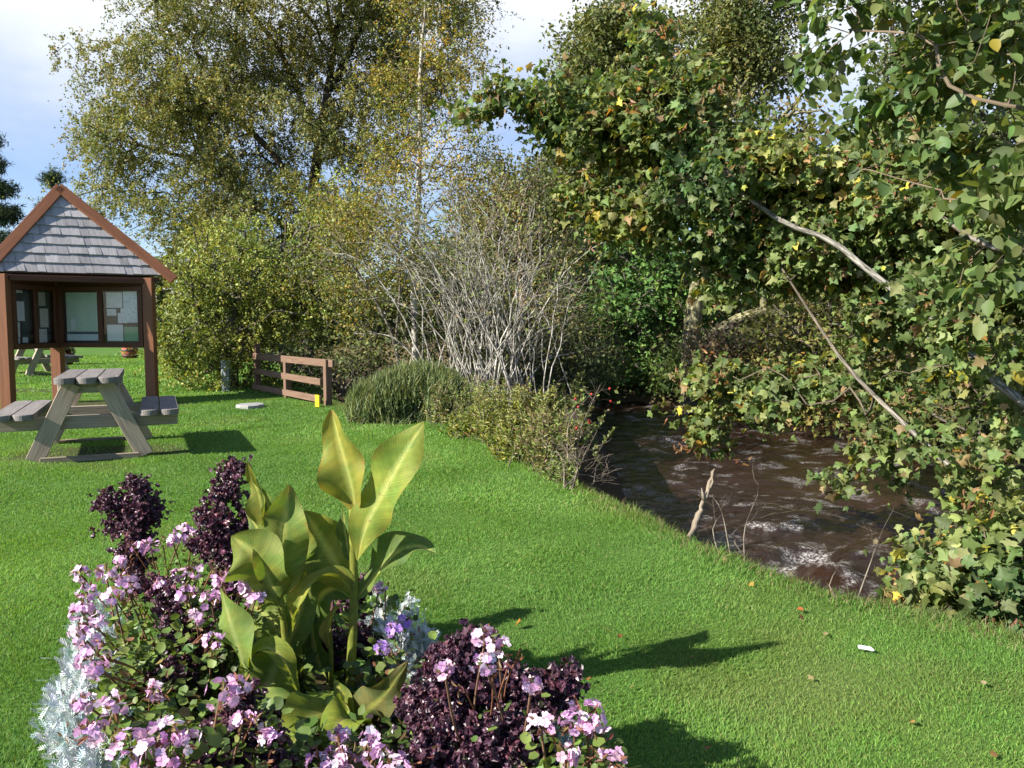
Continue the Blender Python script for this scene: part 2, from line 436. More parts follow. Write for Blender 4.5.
def make_water():
    mb = MB()
    xs = axis_pts(-130, 70, -4, 10, .055, 1.15); ys = axis_pts(-16, 210, 2.5, 24, .055, 1.15)
    X, Y = np.meshgrid(xs, ys); x = X.ravel(); y = Y.ravel()
    fl = nrm(np.array([.45, -.9])); u = x * fl[0] + y * fl[1]; v = -x * fl[1] + y * fl[0]
    u2 = u + .35 * sines(x, y, 40, 6, .8, 2); v2 = v + .25 * sines(x, y, 41, 6, .8, 2)
    z = .022 * sines(u2 * 1.0, v2 * .8, 31, 10, 1.5, 4) + .018 * sines(u2, v2 * 1.0, 32, 14, 5, 11) + .012 * sines(u2, v2, 33, 14, 12, 24)
    z = z + .012 * np.abs(sines(u2, v2, 36, 10, 4, 9))
    foam = np.zeros_like(x)
    nz = .5 + .5 * sines(x * .8, y * 1.3, 34, 16, 7, 22); nz2 = .5 + .5 * sines(x * .8, y * 1.3, 35, 18, 20, 55)
    for px, py, r, s_ in FOAM:
        c = G(px, py, WATER_Z)
        g = np.exp(-(((x - c[0]) / (r * 1.9)) ** 2 + ((y - c[1]) / (r * 1.5)) ** 2))
        foam += s_ * g
        z += .05 * s_ * g * (.5 + .8 * sines(x, y, 37, 8, 5, 10))
    streak = .5 + .5 * sines(u2 * 1.2, v2 * 1.6, 38, 12, 3, 9)
    foam = .95 * sstep(.50, 1.0, foam * (.05 + .6 * nz + .6 * nz2)) + .5 * sstep(1.30, 1.75, streak + .65 * nz2 + .35 * nz)
    sl = sdist(x, y, LB); foam = np.clip(foam, 0, 1)
    nx, ny = len(xs), len(ys)
    i = np.arange(ny - 1)[:, None] * nx; j = np.arange(nx - 1)[None]
    Q = np.stack([i + j, i + j + 1, i + nx + j + 1, i + nx + j], -1).reshape(-1, 4)
    sr = sdist(x, y, RB)
    ok = (sl > -.6) & (sr < 1.2)
    Q = Q[ok[Q].any(1)]
    used = np.unique(Q); rm = np.full(len(x), -1); rm[used] = np.arange(len(used))
    mb.add(np.stack([x, y, z + WATER_Z], 1)[used], rm[Q], np.stack([foam, foam, foam], 1)[used], 0, True)
    m, nt, nd, L, out = new_mat('peaty_water')
    at = N(nt, 'ShaderNodeAttribute', attribute_name='col')
    tc = N(nt, 'ShaderNodeTexCoord')
    n1 = N(nt, 'ShaderNodeTexNoise', i_Scale=14.0, i_Detail=5.0); n2 = N(nt, 'ShaderNodeTexNoise', i_Scale=38.0, i_Detail=8.0, i_Roughness=.75); n3 = N(nt, 'ShaderNodeTexNoise', i_Scale=.8, i_Detail=4.0)
    for n_ in (n1, n2, n3): L.new(tc.outputs['Object'], n_.inputs['Vector'])
    body = ramp(nt, [(.3, (.013, .0068, .0045)), (.7, (.028, .0145, .0095))]); L.new(n3.outputs['Fac'], body.inputs['Fac'])
    b = N(nt, 'ShaderNodeBsdfPrincipled', i_Roughness=.07, i_IOR=1.33)
    b.inputs['Specular IOR Level'].default_value = .5
    L.new(body.outputs[0], b.inputs['Base Color'])
    bp = N(nt, 'ShaderNodeBump', i_Strength=.8, i_Distance=.03); L.new(n1.outputs['Fac'], bp.inputs['Height'])
    L.new(bp.outputs[0], b.inputs['Normal'])
    f = N(nt, 'ShaderNodeBsdfPrincipled', i_Roughness=.7); f.inputs['Base Color'].default_value = (.50, .48, .47, 1)
    fm = N(nt, 'ShaderNodeMath', operation='MULTIPLY'); fr = ramp(nt, [(.46, 0.0), (.60, .9)]); L.new(n2.outputs['Fac'], fr.inputs['Fac'])
    L.new(at.outputs['Fac'], fm.inputs[0]); L.new(fr.outputs[0], fm.inputs[1])
    mx = N(nt, 'ShaderNodeMixShader'); L.new(fm.outputs[0], mx.inputs[0]); L.new(b.outputs[0], mx.inputs[1]); L.new(f.outputs[0], mx.inputs[2])
    L.new(mx.outputs[0], out.inputs[0])
    tag(mb.build('river_water', m), kind='structure')


# ------------------------------------------------------------------ leaf templates: x across, y along, z normal
def T_kite():
    return np.array([(0, 0, 0), (.32, .45, .05), (0, 1, 0), (-.32, .45, .05)], float), [np.array([[0, 1, 2, 3]])]


def T_ovate(w=.36):
    V = [(0, 0, 0), (0, .5, -.03), (0, 1, -.10)]
    R_ = [(w * .75, .16, .07), (w, .42, .09), (w * .72, .74, .04)]
    V += R_ + [(-a, b, c) for a, b, c in R_]
    return np.array(V, float), [np.array([[0, 3, 4, 1], [1, 4, 5, 2], [0, 1, 7, 6], [1, 2, 8, 7]])]


def T_palm(fold=.16, curl=.12):
    half = [(.06, -.07), (.24, -.08), (.44, .03), (.35, .13), (.34, .23), (.54, .33), (.62, .50), (.42, .49), (.31, .57), (.20, .66), (.16, .80)]
    o = [(0, 0)] + half + [(0, 1.0)] + [(-a, b) for a, b in half[::-1]]
    V = [(0, .28, -.03)] + [(a, b, fold * abs(a) * (1 + .5 * math.sin(b * 7)) - curl * abs(b - .3) ** 1.5 - curl * .8 * abs(a) ** 2) for a, b in o]
    n = len(o)
    return np.array(V, float), [np.array([[0, 1 + i, 1 + (i + 1) % n] for i in range(n)])]


def T_round(k=11, lob=.1):
    a = np.arange(k) / k * 2 * PI + .3
    r = .5 * (1 + lob * np.cos(a * 5))
    V = [(0, .42, -.04)] + [(r[i] * math.sin(a[i]), .5 - r[i] * math.cos(a[i]), .05 + .05 * math.cos(2 * a[i])) for i in range(k)]
    return np.array(V, float), [np.array([[0, 1 + i, 1 + (i + 1) % k] for i in range(k)])]


def T_ruffle(rng):
    V = []
    for j in range(5):
        w = (.10, .34, .42, .32, .06)[j]
        for i in range(5):
            u = (i - 2) / 2
            z = .34 * abs(u) ** 1.5 * math.sin(j * 2.4 + i * 1.9 + rng.uniform(0, 2)) - .10 * (j / 4) ** 2
            V.append((u * w * (1 + .15 * rng.uniform(-1, 1)), j / 4 + .06 * rng.uniform(-1, 1) * abs(u), z))
    F = [[j * 5 + i, j * 5 + i + 1, (j + 1) * 5 + i + 1, (j + 1) * 5 + i] for j in range(4) for i in range(4)]
    return np.array(V, float), [np.array(F)]


def T_lacy():
    """silver ragwort leaf: a rib with paired lobes"""
    V = [(-.03, 0, 0), (.03, 0, 0), (.04, .9, -.06), (-.04, .9, -.06), (0, 1.05, -.08)]
    F4 = [[0, 1, 2, 3]]; F3 = [[3, 2, 4]]
    for j, (y, l) in enumerate([(.22, .14), (.4, .20), (.58, .22), (.75, .20), (.9, .14)]):
        for s_ in (-1, 1):
            b = len(V)
            V += [(s_ * .03, y - .035, .0), (s_ * l, y + .10, .05), (s_ * (l + .02), y + .19, .05), (s_ * .03, y + .055, .0)]
            F4.append([b, b + 1, b + 2, b + 3] if s_ > 0 else [b + 3, b + 2, b + 1, b])
    return np.array(V, float), [np.array(F4), np.array(F3)]


def T_needle():
    V = []; F = []
    for k in range(5):
        a = k * 2 * PI / 5
        d = np.array([math.cos(a) * .5, .8, math.sin(a) * .5]); s_ = np.array([-math.sin(a), 0, math.cos(a)]) * .07
        b = len(V); V += [np.zeros(3) - s_, np.zeros(3) + s_, d + s_ * .3, d - s_ * .3]; F.append([b, b + 1, b + 2, b + 3])
    return np.array(V), [np.array(F)]


def T_floret():
    V = [(0, 0, 0)]; F = []
    for k in range(5):
        a = k * 2 * PI / 5; z = .03 * (k % 2)
        for da, r in ((-.55, .22), (-.62, .40), (-.34, .52), (0, .55), (.34, .52), (.62, .40), (.55, .22)):
            V.append((r * math.sin(a + da), r * math.cos(a + da), .04 + z + .18 * (r - .2)))
        b = 1 + 7 * k; F.append([0, b, b + 1, b + 2, b + 3, b + 4, b + 5, b + 6])
    return np.array(V, float), [np.array(F)]


TPL = dict(kite=T_kite(), ovate=T_ovate(), narrow=T_ovate(.16), palm=T_palm(), palm_curl=T_palm(.55, .55), palm_droop=T_palm(-.25, .7), round=T_round(), lacy=T_lacy(), needle=T_needle(), floret=T_floret())


def frames(along, normal):
    y = nrm(along); x = nrm(np.cross(y, normal)); z = np.cross(x, y)
    return np.stack([x, y, z], -1)      # columns


def scatter(mb, tpl, pos, along, normal, size, col, mi=0, smooth=False):
    smooth = smooth or (isinstance(tpl, str) and tpl[:4] in ('palm', 'ovat', 'roun'))
    V, F = TPL[tpl] if isinstance(tpl, str) else tpl
    n = len(pos); k = len(V)
    if n == 0: return
    R = frames(along, normal)
    W = np.einsum('nij,kj->nki', R, V) * np.asarray(size).reshape(-1, 1, 1) + pos[:, None]
    off = (np.arange(n) * k)[:, None, None]
    Fs = [(f[None] + off).reshape(-1, f.shape[1]) for f in F]
    c = np.repeat(np.asarray(col), k, 0)
    mb.add(W.reshape(-1, 3), Fs, c, mi, smooth, gc=np.tile(V, (n, 1)) + np.repeat(np.random.default_rng(n).uniform(0, 9, (n, 3)), k, 0))


def pick(rng, n, pal, jit=.18):
    """pal: list of (weight, colour)"""
    w = np.array([p[0] for p in pal], float); c = np.array([p[1] for p in pal], float)
    i = rng.choice(len(pal), n, p=w / w.sum())
    return np.clip(c[i] * (1 + jit * rng.standard_normal((n, 1))) * (1 + .06 * rng.standard_normal((n, 3))), .003, .9)


# ------------------------------------------------------------------ trees
def resample(pts, step):
    pts = np.asarray(pts, float)
    # catmull-rom
    if len(pts) > 2:
        q = np.vstack([2 * pts[0] - pts[1], pts, 2 * pts[-1] - pts[-2]])
        o = []
        for i in range(1, len(q) - 2):
            t = np.linspace(0, 1, 9)[:-1, None]
            a, b, c, d = q[i - 1], q[i], q[i + 1], q[i + 2]
            o.append(.5 * (2 * b + (c - a) * t + (2 * a - 5 * b + 4 * c - d) * t ** 2 + (3 * b - a - 3 * c + d) * t ** 3))
        pts = np.vstack(o + [pts[-1:]])
    L = np.concatenate([[0], np.cumsum(np.linalg.norm(np.diff(pts, axis=0), axis=1))])
    n = max(2, int(L[-1] / step) + 1); s_ = np.linspace(0, L[-1], n)
    return np.stack([np.interp(s_, L, pts[:, k]) for k in range(3)], 1)


class Skel:
    def __init__(s, trunk, step, limbs=(), cap=30000):
        s.pos = np.zeros((cap, 3)); s.par = np.full(cap, -1); s.pl = np.zeros(cap); s.n = 0; s.step = step
        s.chain(resample(trunk, step), -1); s.nt = s.n
        s.lim = []
        for l in limbs:
            r = resample(l, step); n0 = s.n
            i = int(np.argmin(np.linalg.norm(s.pos[:s.n] - r[0], axis=1)))
            s.chain(r, i); s.lim.append((n0, s.n))

    def chain(s, pts, parent):
        for p in pts:
            if s.n >= len(s.pos): return
            s.pos[s.n] = p; s.par[s.n] = parent
            s.pl[s.n] = 0 if parent < 0 else s.pl[parent] + np.linalg.norm(p - s.pos[parent])
            parent = s.n; s.n += 1

    def grow(s, T, rng, jit=.12, arch=.10, wpl=.18):
        d0 = np.min(np.linalg.norm(T[:, None] - s.pos[None, :s.n:2], axis=2), axis=1)
        for t in T[np.argsort(d0)]:
            d = np.linalg.norm(s.pos[:s.n] - t, axis=1)
            i = int(np.argmin(d + wpl * s.pl[:s.n]))
            L_ = d[i]
            if L_ < s.step * .3: continue
            k = max(1, int(math.ceil(L_ / s.step)))
            u = np.arange(1, k + 1)[:, None] / k
            p = s.pos[i] + (t - s.pos[i]) * u
            p[:, 2] += (np.sin(PI * u) * arch * L_)[:, 0]
            p += rng.standard_normal(p.shape) * jit * s.step * np.sin(PI * np.minimum(u, .9))
            s.chain(p, i)

    def finish(s, trunk_r, tip=.004, expo=2.4, base_r=0, limb_r=()):
        n = s.n; w = np.zeros(n); ch = np.zeros(n, int); main = np.full(n, -1)
        for i in range(n - 1, -1, -1):
            if ch[i] == 0: w[i] = 1
            p = s.par[i]
            if p >= 0:
                if main[p] < 0 or w[i] > w[main[p]]: main[p] = i
                w[p] += w[i]; ch[p] += 1
        s.w = w; s.main = main
        k = trunk_r / w[0] ** (1 / expo)
        s.r = np.maximum(tip, k * w ** (1 / expo))
        if base_r: s.r[:s.nt] = np.maximum(s.r[:s.nt], base_r * (1 - .8 * np.linspace(0, 1, s.nt)))
        for (a_, b_), lr in zip(s.lim, limb_r): s.r[a_:b_] = np.maximum(s.r[a_:b_], lr * (1 - .75 * np.linspace(0, 1, b_ - a_)))
        return s

    def mesh(s, mb, rng, col=(1, 1, 1), cj=.12, minr=0.0, mi=0, twig=None):
        n = s.n; pos = s.pos[:n]; par = s.par[:n]
        ed = np.zeros((n, 3)); has = par >= 0
        ed[has] = nrm(pos[has] - pos[par[has]])
        md = np.where((s.main >= 0)[:, None], nrm(pos[np.maximum(s.main, 0)] - pos), ed)
        nd_ = nrm(np.where(has[:, None], ed, md) + md)
        for k, lo, hi in ((3, 0, .012), (5, .012, .05), (9, .05, 9)):
            ids = np.where(has & (s.r >= lo) & (s.r < hi) & (s.r >= minr))[0]
            if len(ids) == 0: continue
            p = par[ids]
            dp = np.where((s.main[p] == ids)[:, None], nd_[p], ed[ids]); dn = nd_[ids]
            rp = np.where(s.main[p] == ids, s.r[p], np.minimum(s.r[p], s.r[ids] * 1.35)); rn = s.r[ids]
            a = np.arange(k) / k * 2 * PI

            def ring(c, d, r):
                x = nrm(np.cross(d, np.array([.31, .17, .93]))); y = np.cross(d, x)
                return c[:, None] + r[:, None, None] * (np.cos(a)[None, :, None] * x[:, None] + np.sin(a)[None, :, None] * y[:, None])
            V = np.concatenate([ring(pos[p], dp, rp), ring(pos[ids], dn, rn)], 1)
            off = np.arange(len(ids))[:, None, None] * 2 * k
            j = np.arange(k); Q = np.stack([j, (j + 1) % k, k + (j + 1) % k, k + j], 1)[None] + off
            c = np.tile(np.asarray(col, float), (len(ids), 1)) * (1 + cj * rng.standard_normal((len(ids), 1)))
            if twig is not None:     # young twigs have a darker bark
                f_ = sstep(.010, .030, s.r[ids])[:, None]; c = c * (f_ + (1 - f_) * np.asarray(twig))
            gl = np.repeat(s.pl[ids][:, None], 2 * k, 1); gl[:, :k] = s.pl[p][:, None]
            gc = np.stack([gl, np.tile(np.cos(np.tile(a, 2)), (len(ids), 1)) * .2, np.tile(np.sin(np.tile(a, 2)), (len(ids), 1)) * .2], -1)
            mb.add(V.reshape(-1, 3), Q.reshape(-1, 4), np.repeat(np.clip(c, 0, 2), 2 * k, 0), mi, True, gc.reshape(-1, 3))


def blob_pts(rng, blobs, n, clus=0, cpx=11.0):
    """blobs: (px,py,Y,rx px,ry px,rdepth m[,weight]); clus > 0 gathers the points into sprays of about that many"""
    B = [(*b, 1.0)[:7] for b in blobs]
    w = np.array([b[6] * b[3] * b[4] * (b[2] ** 2) * b[5] ** .3 for b in B]); w /= w.sum()
    out = []
    for k, b in zip(rng.multinomial(n, w), B):
        if k == 0: continue
        c = P(b[0], b[1], b[2]); s_ = b[2] / F_PX; R_ = np.array([b[3] * s_, b[5], b[4] * s_])
        m_ = k if not clus else max(1, int(math.ceil(k / clus)))
        d = c + nrm(rng.standard_normal((m_, 3))) * rng.uniform(0, 1, (m_, 1)) ** (1 / 2.2) * R_
        if clus:
            d = d[np.arange(k) % m_] + rng.standard_normal((k, 3)) * np.array([1.25, 1.25, .75]) * cpx * s_
        out.append(d)
    return np.vstack(out)


def foliate(mb, sk, rng, per, tpl, size, pal, wmax=2, spread=.25, droop=.2, upn=.5, jit=.18, keep=None, hang=0.0, mi=0, strands=0, hue=.0, sunn=.5, hfreq=1.0):
    n = sk.n
    ids = np.where((sk.w[:n] <= wmax) & (sk.par[:n] >= 0))[0]
    if keep is not None: ids = ids[rng.uniform(0, 1, len(ids)) < keep]
    if len(ids) == 0: return
    if strands:      # leaves threaded on fine hanging twigs
        ids = np.repeat(ids, strands); m_ = len(ids)
        o = sk.pos[sk.par[ids]] + (sk.pos[ids] - sk.pos[sk.par[ids]]) * rng.uniform(0, 1.2, (m_, 1)) + rng.standard_normal((m_, 3)) * spread
        d = nrm(nrm(sk.pos[ids] - sk.pos[sk.par[ids]]) * .5 + rng.standard_normal((m_, 3)) * .35 + (0, 0, -.9)); ln = rng.exponential(hang, m_) + .08
        cnt = rng.poisson(per / strands, m_); r_ = np.repeat(np.arange(m_), cnt); k = len(r_)
        if k == 0: return
        p = o[r_] + d[r_] * (ln[r_] * rng.uniform(0, 1, k))[:, None] + rng.standard_normal((k, 3)) * .028
        al = d[r_] * .6 + rng.standard_normal((k, 3)) * .8
    else:
        ids = np.repeat(ids, rng.poisson(per, len(ids)))
        k = len(ids)
        if k == 0: return
        a = sk.pos[sk.par[ids]]; b = sk.pos[ids]; u = rng.uniform(0, 1.15, (k, 1))
        p = a + (b - a) * u + rng.standard_normal((k, 3)) * spread
        if hang: p[:, 2] -= rng.exponential(hang, k)
        al = nrm(b - a) * .7 + rng.standard_normal((k, 3)) * .8; al[:, 2] -= droop
    nn = rng.standard_normal((k, 3)) * (.55 if upn > 1 else 1); nn[:, 2] += upn * 2; nn += SUN * sunn
    col = pick(rng, k, pal, jit)
    if hue:          # some boughs have turned further than others
        h1 = sines((p[:, 0] + .6 * p[:, 2]) * hfreq, (p[:, 1] * .7 + p[:, 2]) * hfreq, int(k) % 97 + 3, 8, 1.2, 4)
        h2 = sines((p[:, 0] - .5 * p[:, 2]) * hfreq, (p[:, 1] * .6 + .8 * p[:, 2]) * hfreq, int(k) % 89 + 5, 8, 1.2, 4)
        col = col * np.stack([1 + hue * (h1 + .5 * h2), 1 + hue * (.55 * h1 + .5 * h2), 1 + hue * (.2 * h1 + .6 * h2)], 1)
        col = np.clip(col, .006, .8)
    sz = size * rng.uniform(.5, 1.35, k)
    if isinstance(tpl, tuple) and isinstance(tpl[0], str):     # several shapes of the same leaf
        g_ = rng.integers(0, len(tpl), k)
        for q_, t_ in enumerate(tpl): scatter(mb, t_, p[g_ == q_], al[g_ == q_], nn[g_ == q_], sz[g_ == q_], col[g_ == q_], mi)
    else: scatter(mb, tpl, p, al, nn, sz, col, mi)


def tree(name, label, cat, seed, trunk, r, blobs, n_t, per, tpl, size, pal, bark='bark', bcol=(1, 1, 1), limbs=(), step=.35, leaf='leaf',
         group=None, spread=.25, droop=.2, hang=0.0, wmax=2, tip=.004, arch=.1, upn=.5, extra=None, crown='crown', trunkname='trunk', jit=.18, wpl=.18, keep=None, strands=0, hue=.16, sunn=.5, hfreq=1.0, twig=None, clus=9, cpx=11.0, base_r=0, limb_r=()):
    rng = np.random.default_rng(seed)
    trunk = [np.asarray(t, float) for t in trunk]
    root = thing(name, label, cat, trunk[0], 0, group)
    sk = Skel(trunk, step, limbs)
    sk.grow(blob_pts(rng, blobs, n_t, clus, cpx), rng, arch=arch, wpl=wpl)
    sk.finish(r, tip, base_r=base_r, limb_r=limb_r)
    mb = MB(); sk.mesh(mb, rng, bcol, twig=twig); mb.build(trunkname, M[bark], root)
    lb = MB(); foliate(lb, sk, rng, per, tpl, size, pal, wmax, spread, droop, upn, jit, keep, hang, strands=strands, hue=hue, sunn=sunn, hfreq=hfreq)
    if extra: extra(lb, sk, rng)
    lb.build(crown, M[leaf], root)
    return root


make_ground()
make_water()

GR = lambda px, py, Y, z=None: np.array([P(px, py, Y)[0], Y, H(P(px, py, Y)[0], Y) - .05 if z is None else z])

# ---- big spreading birch on the left, behind the kiosk and fence
PAL_BIRCH = [(5, (.21, .225, .075)), (2.4, (.28, .255, .08)), (4, (.15, .18, .062)), (.6, (.32, .24, .06)), (.4, (.21, .14, .06))]
KB = 21.5 / 16.8
big = [(105, 150, 16.5, 40, 50, 1.2), (140, 90, 16.5, 55, 55, 1.5), (120, 200, 16.5, 38, 26, 1.0), (200, 45, 17, 70, 55, 2), (190, 130, 16.5, 60, 55, 2), (250, 80, 17, 70, 60, 2.5),
       (330, 40, 17.5, 80, 55, 2.5), (400, 45, 17.5, 60, 60, 2.0), (330, 130, 17, 55, 50, 2), (250, 190, 16.5, 65, 45, 2), (180, 215, 16.2, 45, 32, 1.2), (320, 215, 16.5, 50, 40, 1.5),
       (300, -60, 17.5, 130, 60, 3), (420, -50, 17.5, 70, 60, 2), (190, -40, 17, 70, 50, 2), (395, 110, 17.5, 35, 50, 1.5), (240, 250, 16.4, 60, 30, 1.5)]
big = [(a, b, c * KB, d, f, g * KB) for a, b, c, d, f, g in big]
PB = lambda a, b, c: P(a, b, c * KB)
b0 = GR(308, 385, 16.8 * KB)
tree('birch_tree', 'large spreading birch with small yellow-green leaves rising behind the kiosk and fence', 'tree', 11,
     [b0, PB(308, 300, 16.8), PB(312, 200, 16.8), PB(325, 110, 17), PB(338, 20, 17.2), PB(345, -60, 17.3), PB(345, -120, 17.3)], .17, big, 3300, 150, 'kite', .062, PAL_BIRCH,
     bcol=(.45, .40, .35), limbs=[[PB(312, 215, 16.8), PB(270, 150, 16.6), PB(220, 110, 16.5), PB(150, 70, 16.5)], [PB(310, 240, 16.8), PB(260, 210, 16.6), PB(205, 165, 16.5), PB(120, 140, 16.5)],
                                 [PB(330, 90, 17), PB(365, 20, 17.3), PB(385, -40, 17.4)], [PB(318, 150, 17), PB(285, 60, 17), PB(240, 0, 17)]],
     spread=.16, droop=.9, hang=.42, step=.5, wpl=.22, wmax=5, strands=5, hue=.15, hfreq=.65)

# ---- yellow-green bush under it
PAL_BUSH = [(5, (.25, .29, .065)), (3, (.32, .34, .08)), (3, (.17, .225, .055)), (.3, (.34, .28, .07))]
tree('willow_bush', 'dense yellow-green willow bush reaching the lawn just right of the kiosk', 'bush', 12,
     [GR(232, 382, 15), P(230, 340, 15), P(235, 290, 15.1)], .14,
     [(205, 300, 15, 42, 55, 1.0), (250, 262, 15.2, 50, 42, 1.2), (212, 352, 14.9, 48, 30, .8), (180, 340, 15, 25, 40, .7), (280, 300, 15.5, 45, 45, 1.0), (335, 225, 15.8, 40, 35, 1.0),
      (320, 290, 15.8, 40, 45, .9), (250, 345, 15.3, 30, 32, .7)], 1400, 60, 'kite', .058, PAL_BUSH, spread=.12, droop=.4, step=.3, hang=.16, strands=4, hue=.12)

# ---- slender white-stemmed birch
tree('slender_birch', 'slender birch with a straight white stem and thin golden leaves left of the bare shrub', 'tree', 13,
     [GR(414, 396, 14), P(415, 340, 14), P(413, 280, 14), P(418, 210, 14), P(420, 140, 14), P(421, 60, 14), P(428, -20, 14), P(432, -90, 14)], .055,
     [(435, 35, 14, 45, 45, 1.0), (400, 80, 14, 40, 35, 1), (455, 80, 14, 45, 35, 1), (440, 140, 14, 50, 40, 1), (395, 160, 14, 45, 35, 1), (375, 225, 13.8, 48, 35, 1),
      (475, 190, 14, 40, 40, 1), (430, -40, 14, 50, 40, 1), (350, 205, 13.8, 30, 30, .8), (370, 280, 13.6, 45, 30, .8)], 1000, 40, 'kite', .048,
     [(4, (.20, .21, .04)), (3, (.30, .22, .04)), (2, (.14, .16, .035))], bark='bark_birch', bcol=(.72, .70, .64), twig=(.35, .28, .22), spread=.12, droop=.7, hang=.2, step=.3, tip=.004, arch=.16, strands=3, hue=.3)

# ---- conifers on the far left
PAL_CON = [(4, (.035, .06, .03)), (3, (.055, .085, .04)), (1, (.08, .10, .045))]
def conifer(label, seed, px, py, Y, top_py, rad, lay):
    rng = np.random.default_rng(seed); s_ = Y / F_PX
    b = GR(px, 350, Y)
    bl = []
    for k in range(lay):
        u = k / (lay - 1); yy = top_py + (340 - top_py) * u
        for a in range(5):
            an = a * 1.257 + k * .7
            bl.append((px + rad * (.18 + .82 * u) * .62 * math.cos(an), yy, Y + rad * s_ * (.18 + .82 * u) * .62 * math.sin(an), rad * (.15 + .5 * u) * .7, 5 + 4 * u, rad * s_ * .35 * (.2 + u)))
    return tree('pine_tree', label, 'tree', seed, [b, P(px, 250, Y), P(px, top_py - 4, Y)], .3, bl, 620, 44, 'needle', .26, PAL_CON, spread=.18, droop=-.1, step=.6, wmax=3, arch=-.03, leaf='leaf_far', clus=0)
conifer('tall dark pine left of the kiosk roof at the edge of the photo', 14, -14, 250, 42, 140, 75, 9)
conifer('pine whose tip just shows behind the left slope of the kiosk roof', 15, 52, 250, 52, 178, 42, 6)

# ---- dark green evergreen on the far bend of the river
tree('laurel_bush', 'dark glossy evergreen bush standing over the far bend of the river', 'bush', 16, [GR(640, 385, 22.6), P(640, 330, 22.6), P(640, 270, 22.8)], .16,
     [(630, 325, 22.4, 42, 42, 1.0), (655, 275, 22.8, 55, 50, 1.2), (600, 370, 22.4, 40, 28, .8), (655, 378, 22.2, 38, 24, .8), (590, 300, 23, 40, 45, 1), (690, 320, 22.8, 28, 55, .8)],
     800, 18, 'kite', .16, [(4, (.07, .15, .035)), (3, (.10, .19, .045)), (2, (.05, .10, .028)), (.7, (.15, .21, .05))], spread=.16, leaf='leaf_far', step=.4)

# ---- far trees
PAL_ALD = [(5, (.125, .15, .05)), (3, (.17, .19, .06)), (2, (.085, .11, .036)), (.5, (.24, .2, .07))]
tree('alder_tree', 'tall olive-green alder whose rounded top stands against the sky mid photo', 'tree', 17, [GR(640, 350, 31), P(640, 250, 31), P(638, 130, 31), P(630, 50, 31)], .3,
     [(622, 40, 31, 36, 32, 1.5, 1.6), (585, 70, 31, 24, 30, 1.3, 1.3), (600, 105, 31, 40, 40, 1.8), (660, 85, 31, 45, 50, 2), (590, 190, 31, 42, 50, 2), (640, 160, 31, 60, 55, 2), (700, 140, 31, 40, 60, 2), (600, 260, 31, 50, 40, 2)],
     1900, 60, 'kite', .16, PAL_ALD, spread=.26, hang=.05, step=.5, leaf='leaf_far')
tree('oak_tree', 'dense olive-green tree on the far bank behind the top right branches', 'tree', 28, [GR(1000, 350, 21), P(1000, 250, 21), P(990, 120, 21)], .26,
     [(930, 60, 21, 50, 60, 1.8), (1000, 30, 21, 60, 60, 1.8), (970, 150, 21, 60, 60, 1.8), (1040, 140, 21, 50, 80, 1.8), (900, 150, 21, 36, 40, 1.4, .6), (980, 250, 21, 70, 50, 1.8), (960, -40, 21, 90, 40, 2)], 1300, 44, 'kite', .12,
     [(4, (.09, .12, .04)), (3, (.13, .155, .05)), (2, (.06, .085, .03))], spread=.2, step=.45, leaf='leaf_far')
tree('hill_tree', 'dark green rounded tree far behind the bare shrub', 'tree', 27, [GR(535, 350, 33), P(535, 280, 33), P(533, 210, 33)], .22,
     [(530, 205, 33, 42, 40, 2), (562, 168, 33, 26, 34, 1.6), (490, 240, 33, 46, 40, 2), (560, 250, 33, 46, 50, 2), (450, 275, 33, 40, 34, 1.6), (515, 300, 33, 60, 36, 2)], 900, 40, 'kite', .17,
     [(4, (.08, .11, .036)), (3, (.12, .145, .045)), (1, (.16, .14, .06))], spread=.28, step=.6, leaf='leaf_far')
tree('ash_tree', 'airy tree with grey limbs against the sky right of the alder top', 'tree', 18, [GR(790, 350, 25), P(775, 250, 25), P(745, 120, 25), P(735, 50, 25)], .10,
     [(735, 25, 25, 36, 36, 1.4, 3), (752, 70, 25, 28, 26, 1.2, 3), (715, 60, 25, 20, 20, .8, 3), (770, -30, 25, 60, 45, 2), (730, -60, 25, 70, 40, 2), (790, 190, 25, 50, 45, 1.8, .6)],
     1200, 60, 'kite', .12, PAL_ALD, spread=.26, limbs=[[P(755, 150, 25), P(790, 110, 25), P(820, 60, 25)]], bcol=(1.3, 1.3, 1.2), step=.5, leaf='leaf_far')
PAL_FB = [(4, (.13, .14, .035)), (3, (.18, .17, .045)), (2, (.075, .095, .025)), (1, (.21, .15, .06))]
tree('leaning_sycamore', 'far bank tree with an olive mossy leaning trunk seen through the sycamore branches', 'tree', 19, [GR(690, 352, 19.5), P(692, 330, 19.5), P(700, 280, 19.5), P(706, 220, 19.6), P(715, 140, 19.6)], .24,
     [(740, 220, 19.5, 55, 55, 1.5), (690, 170, 19.5, 50, 45, 1.5), (800, 260, 19, 60, 60, 1.5), (770, 130, 19.5, 50, 45, 1.5)], 450, 15, 'kite', .13, PAL_FB, spread=.22,
     limbs=[[P(700, 345, 19.4), P(690, 322, 19.4), P(678, 300, 19.4)]], bark='bark_pale', bcol=(.62, .6, .36), step=.4, leaf='leaf_far')
tree('hazel_bush', 'yellow-green bush on the far bank behind the sycamore limbs', 'bush', 20, [GR(830, 350, 17), P(830, 320, 17), P(828, 280, 17)], .12,
     [(800, 330, 17, 55, 40, 1.0), (860, 320, 16.5, 60, 55, 1.2), (920, 330, 16, 60, 60, 1.2), (870, 250, 17, 70, 50, 1.2), (800, 385, 16.5, 50, 25, .8)], 650, 17, 'kite', .11, PAL_FB, spread=.16, leaf='leaf_far', step=.3)
